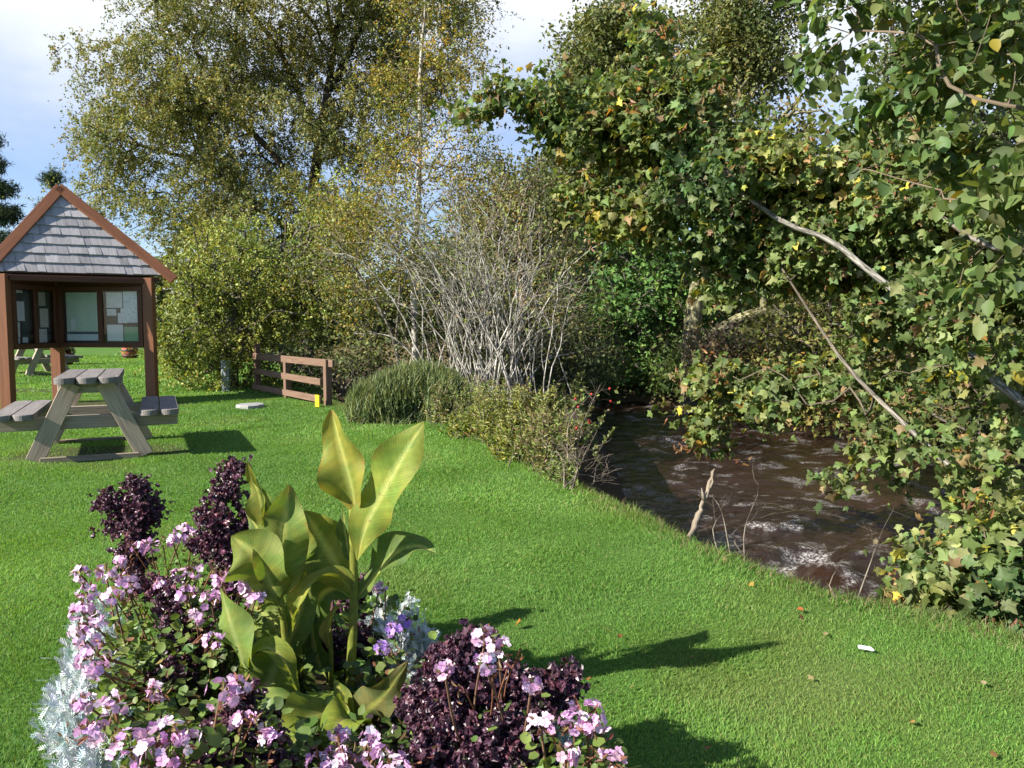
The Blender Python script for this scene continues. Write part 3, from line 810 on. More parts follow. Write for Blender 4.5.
tree('elder_bush', 'dark green bush on the far bank at the right edge of the photo', 'bush', 21, [GR(985, 380, 13), P(985, 350, 13), P(985, 300, 13)], .12,
     [(960, 380, 13, 60, 50, .9), (1030, 340, 13, 60, 70, 1.0), (960, 280, 13.5, 60, 60, 1.0), (1020, 430, 12, 60, 40, .8), (1050, 240, 13.5, 50, 70, 1)], 650, 16, 'kite', .10,
     [(4, (.06, .085, .025)), (3, (.09, .11, .03)), (2, (.04, .06, .018))], spread=.14, leaf='leaf_far', step=.3)
tree('beech_shrub', 'russet-brown leafy shrub on the far bank above the leaf litter', 'bush', 22, [GR(735, 372, 18.3), P(735, 350, 18.3), P(733, 325, 18.3)], .05,
     [(722, 352, 18.2, 34, 24, .7), (760, 370, 18, 28, 18, .6)], 220, 14, 'kite', .10, [(4, (.19, .13, .075)), (3, (.13, .12, .05)), (2, (.25, .18, .11))], spread=.10, leaf='leaf_far', step=.2)

# ---- undergrowth along both banks
PAL_UND = [(4, (.075, .095, .034)), (3, (.12, .14, .045)), (1, (.15, .12, .06)), (2, (.05, .065, .024))]
PAL_GRN = [(4, (.07, .115, .03)), (3, (.11, .155, .04)), (2, (.05, .08, .024))]
def low_bush(label, seed, base, blobs, n_t, per, sz, pal, cat='bush', spread=.12):
    tree('bramble_bush', label, cat, seed, [GR(*base), GR(*base) + (0, 0, .3)], .03, blobs, n_t, per, 'kite', sz, pal, spread=spread, leaf='leaf_far', step=.22, group='brambles and undergrowth along the river')
low_bush('olive brambles directly behind the right end of the fence', 401, (338, 392, 13.6), [(335, 372, 13.6, 32, 20, .6), (362, 360, 13.6, 26, 26, .5), (310, 366, 14.6, 30, 22, .5)], 260, 14, .07, PAL_UND)
low_bush('dark undergrowth behind the stems of the bare shrub', 402, (430, 385, 14.2), [(410, 365, 14.2, 46, 34, .8), (470, 360, 14.5, 55, 40, .8), (440, 320, 14.8, 50, 36, .8)], 480, 15, .08, PAL_UND)
low_bush('brown bramble thicket right of the bare shrub above the water', 403, (555, 392, 15.5), [(540, 375, 15.5, 48, 26, .8), (575, 355, 16, 34, 30, .8), (520, 345, 16, 45, 40, .8)], 420, 13, .08, PAL_UND)
low_bush('light green bramble arching over the far water', 404, (566, 395, 17.5), [(575, 378, 17.2, 36, 16, .6), (545, 392, 16, 30, 14, .5), (604, 366, 18, 24, 22, .6)], 260, 13, .08, PAL_GRN)
low_bush('tall dark undergrowth left of the far river bend', 405, (560, 385, 20.5), [(545, 350, 20.5, 40, 36, 1.0), (510, 340, 21, 50, 46, 1.2)], 420, 16, .13, PAL_UND, spread=.2)
low_bush('green brambles on the far bank right of the evergreen bush', 406, (700, 385, 20.5), [(690, 372, 20.5, 36, 24, .8), (735, 350, 21, 36, 26, .8), (715, 395, 19.8, 26, 12, .5)], 300, 14, .11, PAL_GRN, spread=.16)
low_bush('long bramble bank under the hazel on the far side', 407, (800, 390, 17), [(780, 385, 17.2, 50, 24, .8), (840, 400, 15.5, 50, 22, .8), (900, 415, 14, 50, 26, .7)], 420, 14, .10, PAL_FB, spread=.14)
low_bush('dense hedge-like thicket closing the far bank behind the leaning tree', 408, (720, 350, 26), [(690, 310, 25, 60, 36, 1.2), (780, 300, 25, 70, 45, 1.2), (860, 290, 24, 60, 60, 1.2), (640, 345, 26, 70, 16, 1), (930, 280, 23, 60, 70, 1.2)], 700, 18, .15, PAL_FB, spread=.24)

# ---- far wood closing the view
def far_wood():
    rng = np.random.default_rng(30)
    mb = MB()
    n = 34000
    px = rng.uniform(-350, 1500, n)
    top = 246 + 22 * np.sin(px / 47) + 14 * np.sin(px / 19 + 1) - 20 * sstep(450, 700, px) + 45 * sstep(250, 0, px)
    py = top + (350 - top) * rng.uniform(0, 1, n) ** .8
    Y = rng.uniform(44, 54, n)
    pos = np.array([P(a, b, c) for a, b, c in zip(px, py, Y)])
    scatter(mb, 'kite', pos, rng.standard_normal((n, 3)), rng.standard_normal((n, 3)) + SUN, rng.uniform(.35, .8, n),
            pick(rng, n, [(4, (.075, .095, .03)), (3, (.11, .12, .04)), (2, (.05, .07, .025))]))
    tag(mb.build('far_wood', M['leaf_far']), 'distant mass of olive-green woodland closing the view', 'woodland', kind='stuff')
far_wood()

# ---- twiggy thicket (brown, mostly bare) behind the bare shrub
tree('bare_thicket', 'brownish almost leafless tree between the bare shrub and the olive alder', 'tree', 23, [GR(525, 385, 17), P(525, 330, 17), P(522, 270, 17), P(520, 210, 17)], .12,
     [(520, 190, 17, 45, 45, 1.2), (545, 240, 17, 45, 45, 1.2), (490, 230, 17, 40, 50, 1.2), (560, 300, 17, 35, 40, 1), (440, 290, 17, 50, 45, 1), (500, 330, 17, 60, 40, 1)], 1300, 11, 'kite', .07,
     [(3, (.19, .19, .07)), (3, (.15, .17, .055)), (1, (.24, .18, .08))], bcol=(1.8, 1.6, 1.4), spread=.12, step=.25, tip=.006)


# ---- bare many-stemmed shrub
def bare_shrub():
    rng = np.random.default_rng(41)
    base = GR(492, 400, 11.6)
    root = thing('bare_shrub', 'large bare shrub of many pale grey stems fanning up beside the river', 'shrub', base)
    mb = MB(); lb = MB(); lp = []; ld = []
    for k in range(84):
        px0 = rng.normal(492, 30); Y0 = rng.uniform(11.0, 12.6)
        b = P(px0, 395, Y0); b[2] = H(b[0], b[1]) - .05
        u = (k * 11 % 84 + .5) / 84
        px1 = 352 + 235 * u + rng.normal(0, 18); py1 = 175 + 95 * abs(u - .42) * 2 * rng.uniform(.5, 1.3) + rng.uniform(-10, 80) * (rng.uniform() < .6)
        tgt = P(px1, py1, Y0 + rng.normal(0, .5))
        n = 12; t = np.linspace(0, 1, n)[:, None]
        straight = b + (tgt - b) * t
        up = np.array([0, 0, 1.0]) * np.linalg.norm(tgt - b) * .24
        pts = straight + np.sin(PI * t) * up * (.4 + .6 * abs(u - .5) * 2) + rng.standard_normal((n, 3)) * .022 * (t > 0)
        r0 = rng.uniform(.008, .020) * (1 if rng.uniform() < .6 else .7)
        mb.tube(pts, r0 * (1 - .8 * t[:, 0]), 5, np.array([1.15, 1.13, 1.07]) * rng.uniform(.6, 1.2), cap=False)
        for q in range(rng.integers(3, 7)):
            i = rng.integers(3, n - 1); d = nrm(pts[i + 1 if i + 1 < n else i] - pts[i - 1]) + rng.standard_normal(3) * .55; d[2] = abs(d[2]) * .8
            L_ = rng.uniform(.25, .9) * (1 - .3 * i / n); s_ = np.linspace(0, 1, 6)[:, None]
            tw = pts[i] + nrm(d) * L_ * s_ + rng.standard_normal((6, 3)) * .014 * s_ + np.array([0, 0, .12]) * L_ * s_ ** 2
            mb.tube(tw, r0 * .42 * (1 - .7 * s_[:, 0]) * (1 - .4 * i / n), 3, np.array([1.1, 1.03, .92]) * rng.uniform(.6, 1.05), cap=False)
            for q2 in range(2):
                j = rng.integers(1, 5); d2 = nrm(d) + rng.standard_normal(3) * .7
                t2 = tw[j] + nrm(d2) * rng.uniform(.12, .4) * np.linspace(0, 1, 4)[:, None] + rng.standard_normal((4, 3)) * .006
                mb.tube(t2, r0 * .2, 3, np.array([1.1, 1.03, .92]) * rng.uniform(.6, 1.05), cap=False)
                if rng.uniform() < .35 + .6 * (i > 6): lp.append(t2[-1]); ld.append(d2)
    mb.build('stems', M['bark_pale'], root)
    lp = np.repeat(np.array(lp), 3, 0) + rng.standard_normal((len(lp) * 3, 3)) * .04; ld = np.repeat(np.array(ld), 3, 0)
    scatter(lb, 'kite', lp, ld + rng.standard_normal(ld.shape) * .6, rng.standard_normal(ld.shape) + SUN, rng.uniform(.04, .075, len(lp)), pick(rng, len(lp), [(4, (.22, .24, .07)), (1, (.26, .18, .07)), (3, (.16, .20, .055))]))
    lb.build('foliage', M['leaf'], root)
bare_shrub()

# small leaning tree with grey limbs left of the bare shrub
tree('rowan_tree', 'small tree with grey forking limbs and sparse leaves behind the fence end', 'tree', 24,
     [GR(405, 392, 12.6), P(395, 345, 12.6), P(375, 300, 12.6), P(350, 262, 12.6)], .032, [(350, 240, 12.6, 40, 35, .8), (320, 280, 12.6, 40, 35, .8), (395, 240, 12.6, 40, 40, .8), (360, 310, 12.4, 35, 30, .6)],
     480, 12, 'kite', .05, [(4, (.19, .20, .04)), (2, (.25, .20, .05)), (2, (.12, .14, .04))], bark='bark_pale', bcol=(.72, .66, .56), twig=(.6, .55, .5), limbs=[[P(395, 345, 12.6), P(400, 290, 12.6), P(398, 235, 12.6)]], spread=.12, step=.25, tip=.005)


# ------------------------------------------------------------------ sycamore overhanging the river
PAL_SYC = [(6, (.115, .165, .048)), (4, (.160, .210, .068)), (2, (.075, .12, .036)), (2.6, (.23, .26, .10)), (.4, (.40, .37, .06)), (.15, (.36, .20, .05)), (.8, (.26, .18, .09))]
def syc_extra(lb, sk, rng):
    # hanging bunches of brown keys
    n = sk.n; ids = np.where(sk.w[:n] <= 2)[0]; ids = rng.choice(ids, 420)
    for i in ids:
        c = sk.pos[i] + rng.standard_normal(3) * .1; k = rng.integers(6, 14)
        scatter(lb, 'narrow', c + rng.standard_normal((k, 3)) * .045, rng.standard_normal((k, 3)) - np.array([0, 0, .6]), rng.standard_normal((k, 3)), rng.uniform(.05, .08, k), pick(rng, k, [(2, (.30, .15, .07)), (2, (.36, .22, .12)), (1, (.2, .09, .05))]))
syb = np.array([4.25, 3.5, -.12])
syc = [(505, 98, 8.4, 34, 16, .35, .7), (545, 110, 8.4, 26, 20, .4, .8), (600, 135, 8.4, 46, 34, .7), (650, 30, 8.2, 20, 10, .2, .8), (640, 100, 8.3, 48, 30, .7), (690, 130, 8, 55, 50, .8), (740, 190, 7.6, 60, 50, .8),
       (650, 205, 8, 52, 34, .6), (600, 205, 8.2, 28, 26, .4, .6), (825, 205, 7.4, 56, 42, .8), (800, 260, 7.6, 60, 40, .7, .8), (880, 240, 7.2, 70, 60, .8), (960, 260, 6.8, 70, 70, .8), (735, 262, 7.9, 42, 26, .5, .7),
       (900, 335, 7.0, 60, 36, .6, .45), (722, 395, 7.8, 34, 24, .4, .8), (705, 430, 7.6, 18, 14, .3, .6), (840, 390, 7.2, 50, 28, .6, .6), (780, 395, 7.4, 36, 24, .5, .8), (970, 380, 6.4, 50, 26, .6, .3), (905, 425, 6.4, 40, 10, .35, .4),
       (865, 462, 6.6, 20, 14, .25, .5), (812, 492, 6.4, 24, 7, .2, .4), (935, 528, 5.5, 24, 26, .3, .7), (905, 566, 5.1, 22, 18, .25, .6), (985, 545, 4.8, 40, 34, .4, .8), (950, 590, 4.5, 60, 20, .35), (1010, 450, 5.6, 30, 14, .4, .2),
       (1010, 585, 4.4, 40, 24, .3), (1060, 400, 5.8, 40, 60, .5, .4), (1060, 250, 6.0, 50, 100, .7), (895, 165, 7.4, 50, 38, .7), (960, 500, 5.4, 24, 12, .25, .4), (960, 330, 5.3, 34, 20, .25, .6), (1005, 372, 5.0, 30, 22, .25, .6), (930, 300, 5.8, 22, 16, .2, .4), (935, 452, 5.2, 24, 16, .25, .4), (968, 482, 5.0, 24, 18, .2, .6), (985, 440, 5.5, 40, 20, .35, .25), (1010, 520, 4.9, 26, 18, .25, .5)]
tree('sycamore_tree', 'big lobed-leaf sycamore leaning over the river from the right edge', 'tree', 51,
     [syb, syb + (-.2, .5, .8), syb + (-.35, 1.0, 1.7), syb + (-.5, 1.6, 2.9)], .036, syc, 2100, 26.0, ('palm', 'palm_curl', 'palm_droop'), .077, PAL_SYC,
     bark='bark_pale', leaf='leaf_gloss', step=.22, spread=.085, droop=.75, wmax=2, tip=.004, arch=.08, upn=.40, sunn=.8, extra=syc_extra, base_r=.14, limb_r=(.042, .038), clus=5, cpx=10, jit=.22, hue=.2, hfreq=1.4, bcol=(.78, .77, .73), twig=(.55, .47, .38),
     limbs=[[syb + (-.2, .5, .8), P(1050, 415, 5.3), P(960, 345, 5.8), P(907, 300, 6.1), P(870, 272, 6.3), P(830, 240, 6.6), P(781, 221, 6.9), P(720, 180, 7.5), P(640, 150, 8.2), P(560, 125, 8.4)],
            [syb + (-.1, .2, .3), P(1015, 530, 4.9), P(960, 476, 5.3), P(900, 420, 5.9), P(850, 370, 6.3), P(815, 320, 6.7), P(778, 262, 7.1)],
            [syb + (-.1, .2, .3), P(1010, 575, 4.5), P(950, 560, 4.9), P(900, 545, 5.1)],
            [syb + (-.35, 1.0, 1.7), P(1000, 250, 5.9), P(920, 200, 6.6), P(850, 160, 7.1)]])

# ---- broad-leaved alder, nearest branches, top right
nb = np.array([4.6, 2.5, -.1])
tree('near_alder', 'rounded-leaf branches of the nearest tree filling the top right corner', 'tree', 52,
     [nb, nb + (-.1, .3, 1.0), nb + (-.3, .6, 2.0), nb + (-.5, .9, 3.0)], .015,
     [(850, 30, 4.8, 46, 26, .4), (930, 50, 4.4, 56, 40, .5), (1000, 50, 4.1, 50, 60, .5), (900, 110, 4.6, 46, 34, .4, .8), (965, 150, 4.3, 56, 40, .5, .9), (1010, 190, 4.0, 36, 50, .4, .8), (825, 70, 4.9, 30, 24, .3, .7),
      (1005, 285, 4.2, 34, 34, .3, .7), (920, -40, 4.4, 110, 50, .6), (880, 170, 4.8, 34, 22, .3, .5), (945, 260, 4.4, 36, 20, .3, .4), (1070, 150, 3.8, 50, 150, .5)],
     620, 7.5, 'ovate', .080, [(5, (.11, .155, .050)), (4, (.145, .195, .065)), (2, (.07, .115, .036)), (1, (.19, .22, .08)), (.2, (.34, .26, .04))], bark='bark', bcol=(1.6, 1.4, 1.2), leaf='leaf_gloss',
     step=.14, spread=.05, droop=.7, tip=.003, arch=.06, upn=.4, sunn=.7, base_r=.07, jit=.2, hue=.15, hfreq=2, limbs=[[nb + (-.3, .6, 2.0), P(1000, 105, 3.9), P(930, 40, 4.2), P(850, 30, 4.6)], [nb + (-.3, .6, 2.0), P(1000, 200, 3.9), P(940, 190, 4.2), P(870, 170, 4.5)]])


# ------------------------------------------------------------------ bank shrubs
def broom(label, seed, blobs, n, pal, Y, L=(.3, .6)):
    """upright fine green shoots"""
    rng = np.random.default_rng(seed); mb = MB()
    b = blobs[0]; c = GR(b[0], b[1], Y)
    root = thing('broom_bush', label, 'bush', c)
    tips = blob_pts(rng, blobs, n)
    V = []; 
    base = np.stack([c[0] + (tips[:, 0] - c[0]) * .85, c[1] + (tips[:, 1] - c[1]) * .85, np.full(n, c[2] - .25)], 1) + rng.standard_normal((n, 3)) * (.16, .16, .05)
    d = nrm(tips - base) ; Ln = rng.uniform(*L, n)[:, None]
    bent = rng.standard_normal((n, 3)) * .04
    p0 = tips - d * Ln; p1 = tips - d * Ln * .5 + bent * .4; p2 = tips + bent
    side = nrm(np.cross(d, rng.standard_normal((n, 3)))) * .0055
    V = np.stack([p0 - side, p0 + side, p1 + side, p1 - side, p2], 1).reshape(-1, 3)
    o = np.arange(n)[:, None] * 5
    mb.add(V, [o + np.array([[0, 1, 2, 3]]), o + np.array([[3, 2, 4]])], np.repeat(pick(rng, n, pal), 5, 0))
    mb.build('shoots', M['leaf'], root)
    sb = MB()
    for k in range(26):
        i = rng.integers(n); sb.tube(resample([c + rng.standard_normal(3) * (.12, .12, 0), (c + tips[i]) / 2 + (0, 0, .1), tips[i] - d[i] * .2], .15), .008, 4, cap=False)
    sb.build('stems', M['bark'], root)
broom('rounded dark green broom bush on the bank beside the fence end', 61, [(395, 420, 9.9, 36, 18, .45), (418, 380, 10.1, 42, 22, .45), (382, 398, 9.9, 36, 26, .4), (444, 396, 9.9, 26, 30, .35), (366, 408, 9.8, 20, 18, .3)], 34000,
      [(4, (.13, .175, .065)), (3, (.18, .22, .085)), (2, (.085, .12, .05)), (1, (.23, .24, .10))], 9.9, (.08, .17))


def herb_clump(name, label, cat, seed, px, py, w, h, n, pal, lsz, spread=1.0, tpl='narrow', group=None, lean=.25):
    """upright leafy stems from a patch of ground"""
    rng = np.random.default_rng(seed)
    g = G(px, py); g[2] = H(g[0], g[1]); root = thing(name, label, cat, g, 0, group)
    sb = MB(); lb = MB()
    s_ = g[1] / F_PX
    for k in range(n):
        b = g + np.array([rng.normal(0, w * s_ * .45), rng.normal(0, .22 * spread), 0]); b[2] = H(b[0], b[1]) - .02
        hh = .78 * h * s_ * rng.uniform(.5, 1.1); d = np.array([rng.normal(0, lean), rng.normal(0, lean), 1.0])
        t = np.linspace(0, 1, 6)[:, None]; pts = b + nrm(d) * hh * t + np.array([rng.normal(0, .1), rng.normal(0, .1), -.08]) * hh * t ** 2
        sb.tube(pts, .005 * (1 - .6 * t[:, 0]), 3, cap=False)
        m_ = max(8, int(hh / .014)); u = rng.uniform(.12, 1, m_); q = np.stack([np.interp(u, t[:, 0], pts[:, i]) for i in range(3)], 1)
        al = rng.standard_normal((m_, 3)); al[:, 2] = .8 + .4 * rng.standard_normal(m_)
        nn = rng.standard_normal((m_, 3)) * .6; nn[:, 2] += 1
        c = pick(rng, m_, pal); lb_s = .75 * lsz * (1.2 - .6 * u) * rng.uniform(.7, 1.3, m_)
        scatter(lb, tpl, q, al, nn, lb_s, c)
    sb.build('stems', M['bark'], root); lb.build('foliage', M['leaf'], root)
    return root
PH1 = [(4, (.23, .26, .07)), (3, (.32, .33, .085)), (2, (.17, .19, .06)), (1, (.20, .13, .06))]
PH2 = [(4, (.17, .23, .07)), (2, (.26, .30, .09)), (1, (.13, .10, .05))]
PH3 = [(4, (.20, .25, .05)), (2, (.30, .29, .06))]
PH4 = [(2, (.24, .18, .10)), (3, (.24, .24, .085)), (3, (.20, .25, .07))]
G_BANK = 'weedy plants along the top of the riverbank'
herb_clump('bank_plant', 'tangle of grey-brown dry stems right beside the broom bush', 'plant', 70, 452, 424, 26, 70, 60, PH4, .07, group=G_BANK)
herb_clump('bank_plant', 'greyish green bushy weed behind the yellow-green plants on the bank', 'plant', 71, 480, 428, 30, 66, 70, PH2, .08, group=G_BANK)
herb_clump('bank_plant', 'bright yellow-green low weed at the lawn edge below the broom bush', 'plant', 72, 470, 436, 26, 40, 60, PH3, .08, group=G_BANK)
herb_clump('bank_plant', 'fresh light green leafy weed at the foot of the bank plants', 'plant', 73, 505, 456, 22, 42, 60, PH3, .085, group=G_BANK)
herb_clump('bank_plant', 'tall brown and olive willowherb in the middle of the bank plants', 'plant', 74, 512, 442, 34, 84, 95, PH1, .09, group=G_BANK)
herb_clump('bank_plant', 'reddish brown seeding willowherb nearest to the river', 'plant', 75, 545, 466, 30, 84, 90, PH4, .085, group=G_BANK)
herb_clump('bank_plant', 'dark green weed under the reddish willowherb by the twigs', 'plant', 76, 558, 480, 18, 40, 45, PH2, .07, group=G_BANK)
herb_clump('bank_plant', 'straggly olive briar hanging over the water behind the willowherb', 'plant', 77, 560, 440, 50, 60, 55, PH2, .08, 1.2, 'kite', group=G_BANK, lean=.6)
herb_clump('bank_plant', 'leafy green briar mound between the bare shrub and the river', 'plant', 78, 545, 405, 45, 48, 80, PH2, .11, 1.3, 'kite', group=G_BANK, lean=.5)


def twig_shrub(name, label, cat, seed, base, tips, r, mat, sub=3, parts=None, leafpal=None):
    rng = np.random.default_rng(seed); root = thing(name, label, cat, base)
    ends = []
    for t in tips:
        mb = MB(); t = np.asarray(t, float); mid = (base + t) / 2 + rng.standard_normal(3) * .05 + np.array([0, 0, .06])
        pts = resample([base + rng.standard_normal(3) * (.03, .03, 0), mid, t], .05); u = np.linspace(0, 1, len(pts))
        mb.tube(pts, r * (1 - .75 * u), 5, np.array([.62, .54, .45]) * rng.uniform(.7, 1.1), cap=False)
        for k in range(sub * 2):
            i = rng.integers(len(pts) // 3, len(pts)); d = nrm(t - base) + rng.standard_normal(3) * .7
            q = pts[i] + nrm(d) * rng.uniform(.08, .28) * np.linspace(0, 1, 5)[:, None] + rng.standard_normal((5, 3)) * .008
            mb.tube(q, r * .35 * np.linspace(1, .4, 5), 3, (.5, .42, .34), cap=False); ends.append(q[-1])
            for k2 in range(2):
                j = rng.integers(1, 4); d2 = nrm(d) + rng.standard_normal(3) * .8
                mb.tube(q[j] + nrm(d2) * rng.uniform(.04, .14) * np.linspace(0, 1, 3)[:, None], r * .2, 3, (.5, .42, .34), cap=False)
        mb.build('stem', M[mat], root)
    return root, ends, rng
bt = G(566, 490); bt[2] = H(bt[0], bt[1])
twig_shrub('dry_twigs', 'pale leafless twiggy shoots leaning over the water at the lawn edge', 'plant', 85, bt, [P(572, 455, 6.2), P(596, 470, 6.3), P(606, 480, 6.1), P(588, 448, 6.4), P(556, 452, 6.3), P(575, 470, 6.0)], .009, 'bark_pale')
rb = G(566, 478); rb[2] = H(rb[0], rb[1])
root, ends, rng = twig_shrub('rose_bush', 'thin wild rose with a few red hips arching over the river', 'plant', 86, rb, [P(590, 395, 6.9), P(600, 385, 7.1), P(582, 410, 6.9)], .007, 'bark_pale', 4)
hb = MB(); lbm = MB()
for e_ in ends[:24:3]:
    c = np.asarray(e_)
    hb.lathe([(0, .012), (.010, .008), (.012, 0), (.009, -.010), (0, -.014)], c, 8)
    scatter(lbm, 'kite', c + rng.standard_normal((2, 3)) * .04, rng.standard_normal((2, 3)), rng.standard_normal((2, 3)), np.full(2, .05), pick(rng, 2, PH2))
M['hip'] = surf_mat('rose_hip', [(.3, (.30, .02, .02)), (.7, (.42, .035, .03))], (30, 30, 30), bump=0, rough=.4)
tag(hb.build('hips', M['hip'], root), kind='stuff'); lbm.build('foliage', M['leaf'], root)

# dead pale stick
sb = MB()
sp_ = [G(683, 541) + (0, .05, -.1), P(697, 520, 4.72), P(706, 498, 4.76), P(710, 484, 4.78), P(716, 468, 4.8)]
pts = resample(sp_, .03); u = np.linspace(0, 1, len(pts))
rngs = np.random.default_rng(3)
sb.tube(pts + rngs.standard_normal(pts.shape) * .004, (.023 * (1 - .6 * u) + .003 * np.sin(u * 17) + .002 * np.sin(u * 41)) * np.where(u > .97, .4, 1), 9)
sb.tube(np.array([P(704, 500, 4.75), P(703, 494, 4.75), P(701.5, 488, 4.74)]), [.014, .009, .002], 6)
sb.tube(np.array([P(710, 488, 4.77), P(713, 482, 4.77), P(712, 476, 4.77)]), [.013, .007, .002], 6)
tag(sb.build('dead_branch', M['dead_wood']), 'bleached broken branch sticking up from the lawn edge before the river', 'branch')
for sd, px, py, tips, lab in ((87, 722, 552, [(712, 496), (721, 515)], 'dry forked weed stem just right of the bleached branch'), (88, 742, 562, [(758, 494), (752, 520)], 'single thin dry weed stem leaning right at the lawn edge'), (92, 862, 598, [(842, 560), (872, 556)], 'dry weed stems at the lawn edge beside the sycamore leaves')):
    b = G(px, py); b[2] = H(b[0], b[1]) - .02
    twig_shrub('dry_weed', lab, 'plant', sd, b, [P(a, c, b[1] + .1) for a, c in tips], .0045, 'bark_pale', 1)


# ------------------------------------------------------------------ lawn grass
def grass():
    rng = np.random.default_rng(100)
    mb = MB()

    def zone(y0, y1, dens, h, w, seed):
        r = np.random.default_rng(seed)
        A = (y1 - y0) * 1.42 * y1; n = int(A * dens)
        y = r.uniform(y0, y1, n); x = r.uniform(-.71, .71, n) * y1
        ok = np.abs(x) < .69 * y + .1
        x, y = x[ok], y[ok]
        z, sl, sr = height(x, y)
        sl = sdist(x, y, LAWN); pb = bare_mask(x, y); wo = worn_mask(x, y)
        ok = (sl < .06 + .06 * r.standard_normal(len(x))) & (bed_f(x, y) > .985 + .015 * r.standard_normal(len(x))) & (r.uniform(0, 1, len(x)) > pb * .95) & (r.uniform(0, 1, len(x)) > wo * .45)
        x, y, z, sl, wo = x[ok], y[ok], z[ok], sl[ok], wo[ok]; n = len(x)
        edge = sstep(-.35, .0, sl)
        tuft = .5 + .5 * sines(x, y, 101, 10, 4, 14)
        hh = h * r.uniform(.6, 1.25, n) * (.75 + .4 * tuft) * (1 + edge * r.exponential(.45, n))
        an = r.uniform(0, 2 * PI, n); side = np.stack([np.cos(an), np.sin(an), np.zeros(n)], 1) * (w * r.uniform(.7, 1.3, n))[:, None]
        lean = r.standard_normal((n, 3)) * .45; lean[:, 2] = 0
        lean[:, :2] += .25 * np.stack([sines(x, y, 103, 6, 3, 8), sines(x, y, 104, 6, 3, 8)], 1)
        b = np.stack([x, y, z - .004], 1)
        up = np.array([0, 0, 1.0])
        p1 = b + hh[:, None] * (.55 * up + lean * .30); p2 = b + hh[:, None] * (.92 * up + lean)
        V = np.stack([b - side, b + side, p1 + side * .8, p1 - side * .8, p2], 1).reshape(-1, 3)
        o = np.arange(n)[:, None] * 5
        big = .5 + .5 * sines(x, y, 105, 10, .5, 2.5); big2 = .5 + .5 * sines(x, y, 106, 10, 2, 7)
        c = pick(r, n, [(5, (.135, .268, .052)), (3, (.170, .308, .066)), (2, (.098, .212, .042)), (.6, (.25, .28, .10))], .16)
        c *= np.stack([.74 + .42 * big + .2 * big2, .80 + .30 * big + .16 * big2, .80 + .2 * big + .2 * big2], 1)
        yel = np.clip(.5 * sstep(.75, 1.2, big2) * .5 + wo * r.uniform(.3, 1.2, n), 0, 1)[:, None]
        c = c * (1 - yel) + yel * np.array([.20, .18, .065])
        dry = (edge > .5) & (r.uniform(0, 1, n) < .12); c[dry] = (.30, .25, .13)
        mb.add(V, [o + np.array([[0, 1, 2, 3]]), o + np.array([[3, 2, 4]])], np.repeat(c, 5, 0))
    zone(1.75, 3.3, 30000, .019, .0014, 1)
    zone(3.3, 5.2, 17000, .021, .0017, 2)
    zone(5.2, 8.5, 7500, .024, .0026, 3)
    zone(8.5, 14, 2600, .030, .0042, 4)
    zone(14, 30, 420, .042, .010, 5)
    tag(mb.build('lawn_grass', M['grass']), 'short mown bright green lawn grass beside the river', 'grass', kind='stuff')
    # longer fringe on the bank lip
    fb = MB(); r = np.random.default_rng(7)
    t = resample(np.c_[LAWN[4:18], np.zeros(14)], .004)
    k = 2; p = np.repeat(t, k, 0); n = len(p)
    p[:, :2] += r.normal(0, .06, (n, 2)); p[:, 2] = height(p[:, 0], p[:, 1])[0]
    hh = r.uniform(.022, .075, n); lean = r.standard_normal((n, 3)) * .4; lean[:, 2] = 0
    an = r.uniform(0, 2 * PI, n); side = np.stack([np.cos(an), np.sin(an), np.zeros(n)], 1) * .0018
    up = np.array([0, 0, 1.0]); p1 = p + hh[:, None] * (.55 * up + lean * .3); p2 = p + hh[:, None] * (.9 * up + lean)
    V = np.stack([p - side, p + side, p1 + side * .8, p1 - side * .8, p2], 1).reshape(-1, 3); o = np.arange(n)[:, None] * 5
    fb.add(V, [o + np.array([[0, 1, 2, 3]]), o + np.array([[3, 2, 4]])], np.repeat(pick(r, n, [(4, (.09, .15, .035)), (2, (.16, .17, .06)), (1.5, (.27, .22, .11))]), 5, 0))
    tag(fb.build('bank_grass', M['grass']), 'longer ragged grass with dry blades along the bank lip', 'grass', kind='stuff')
grass()


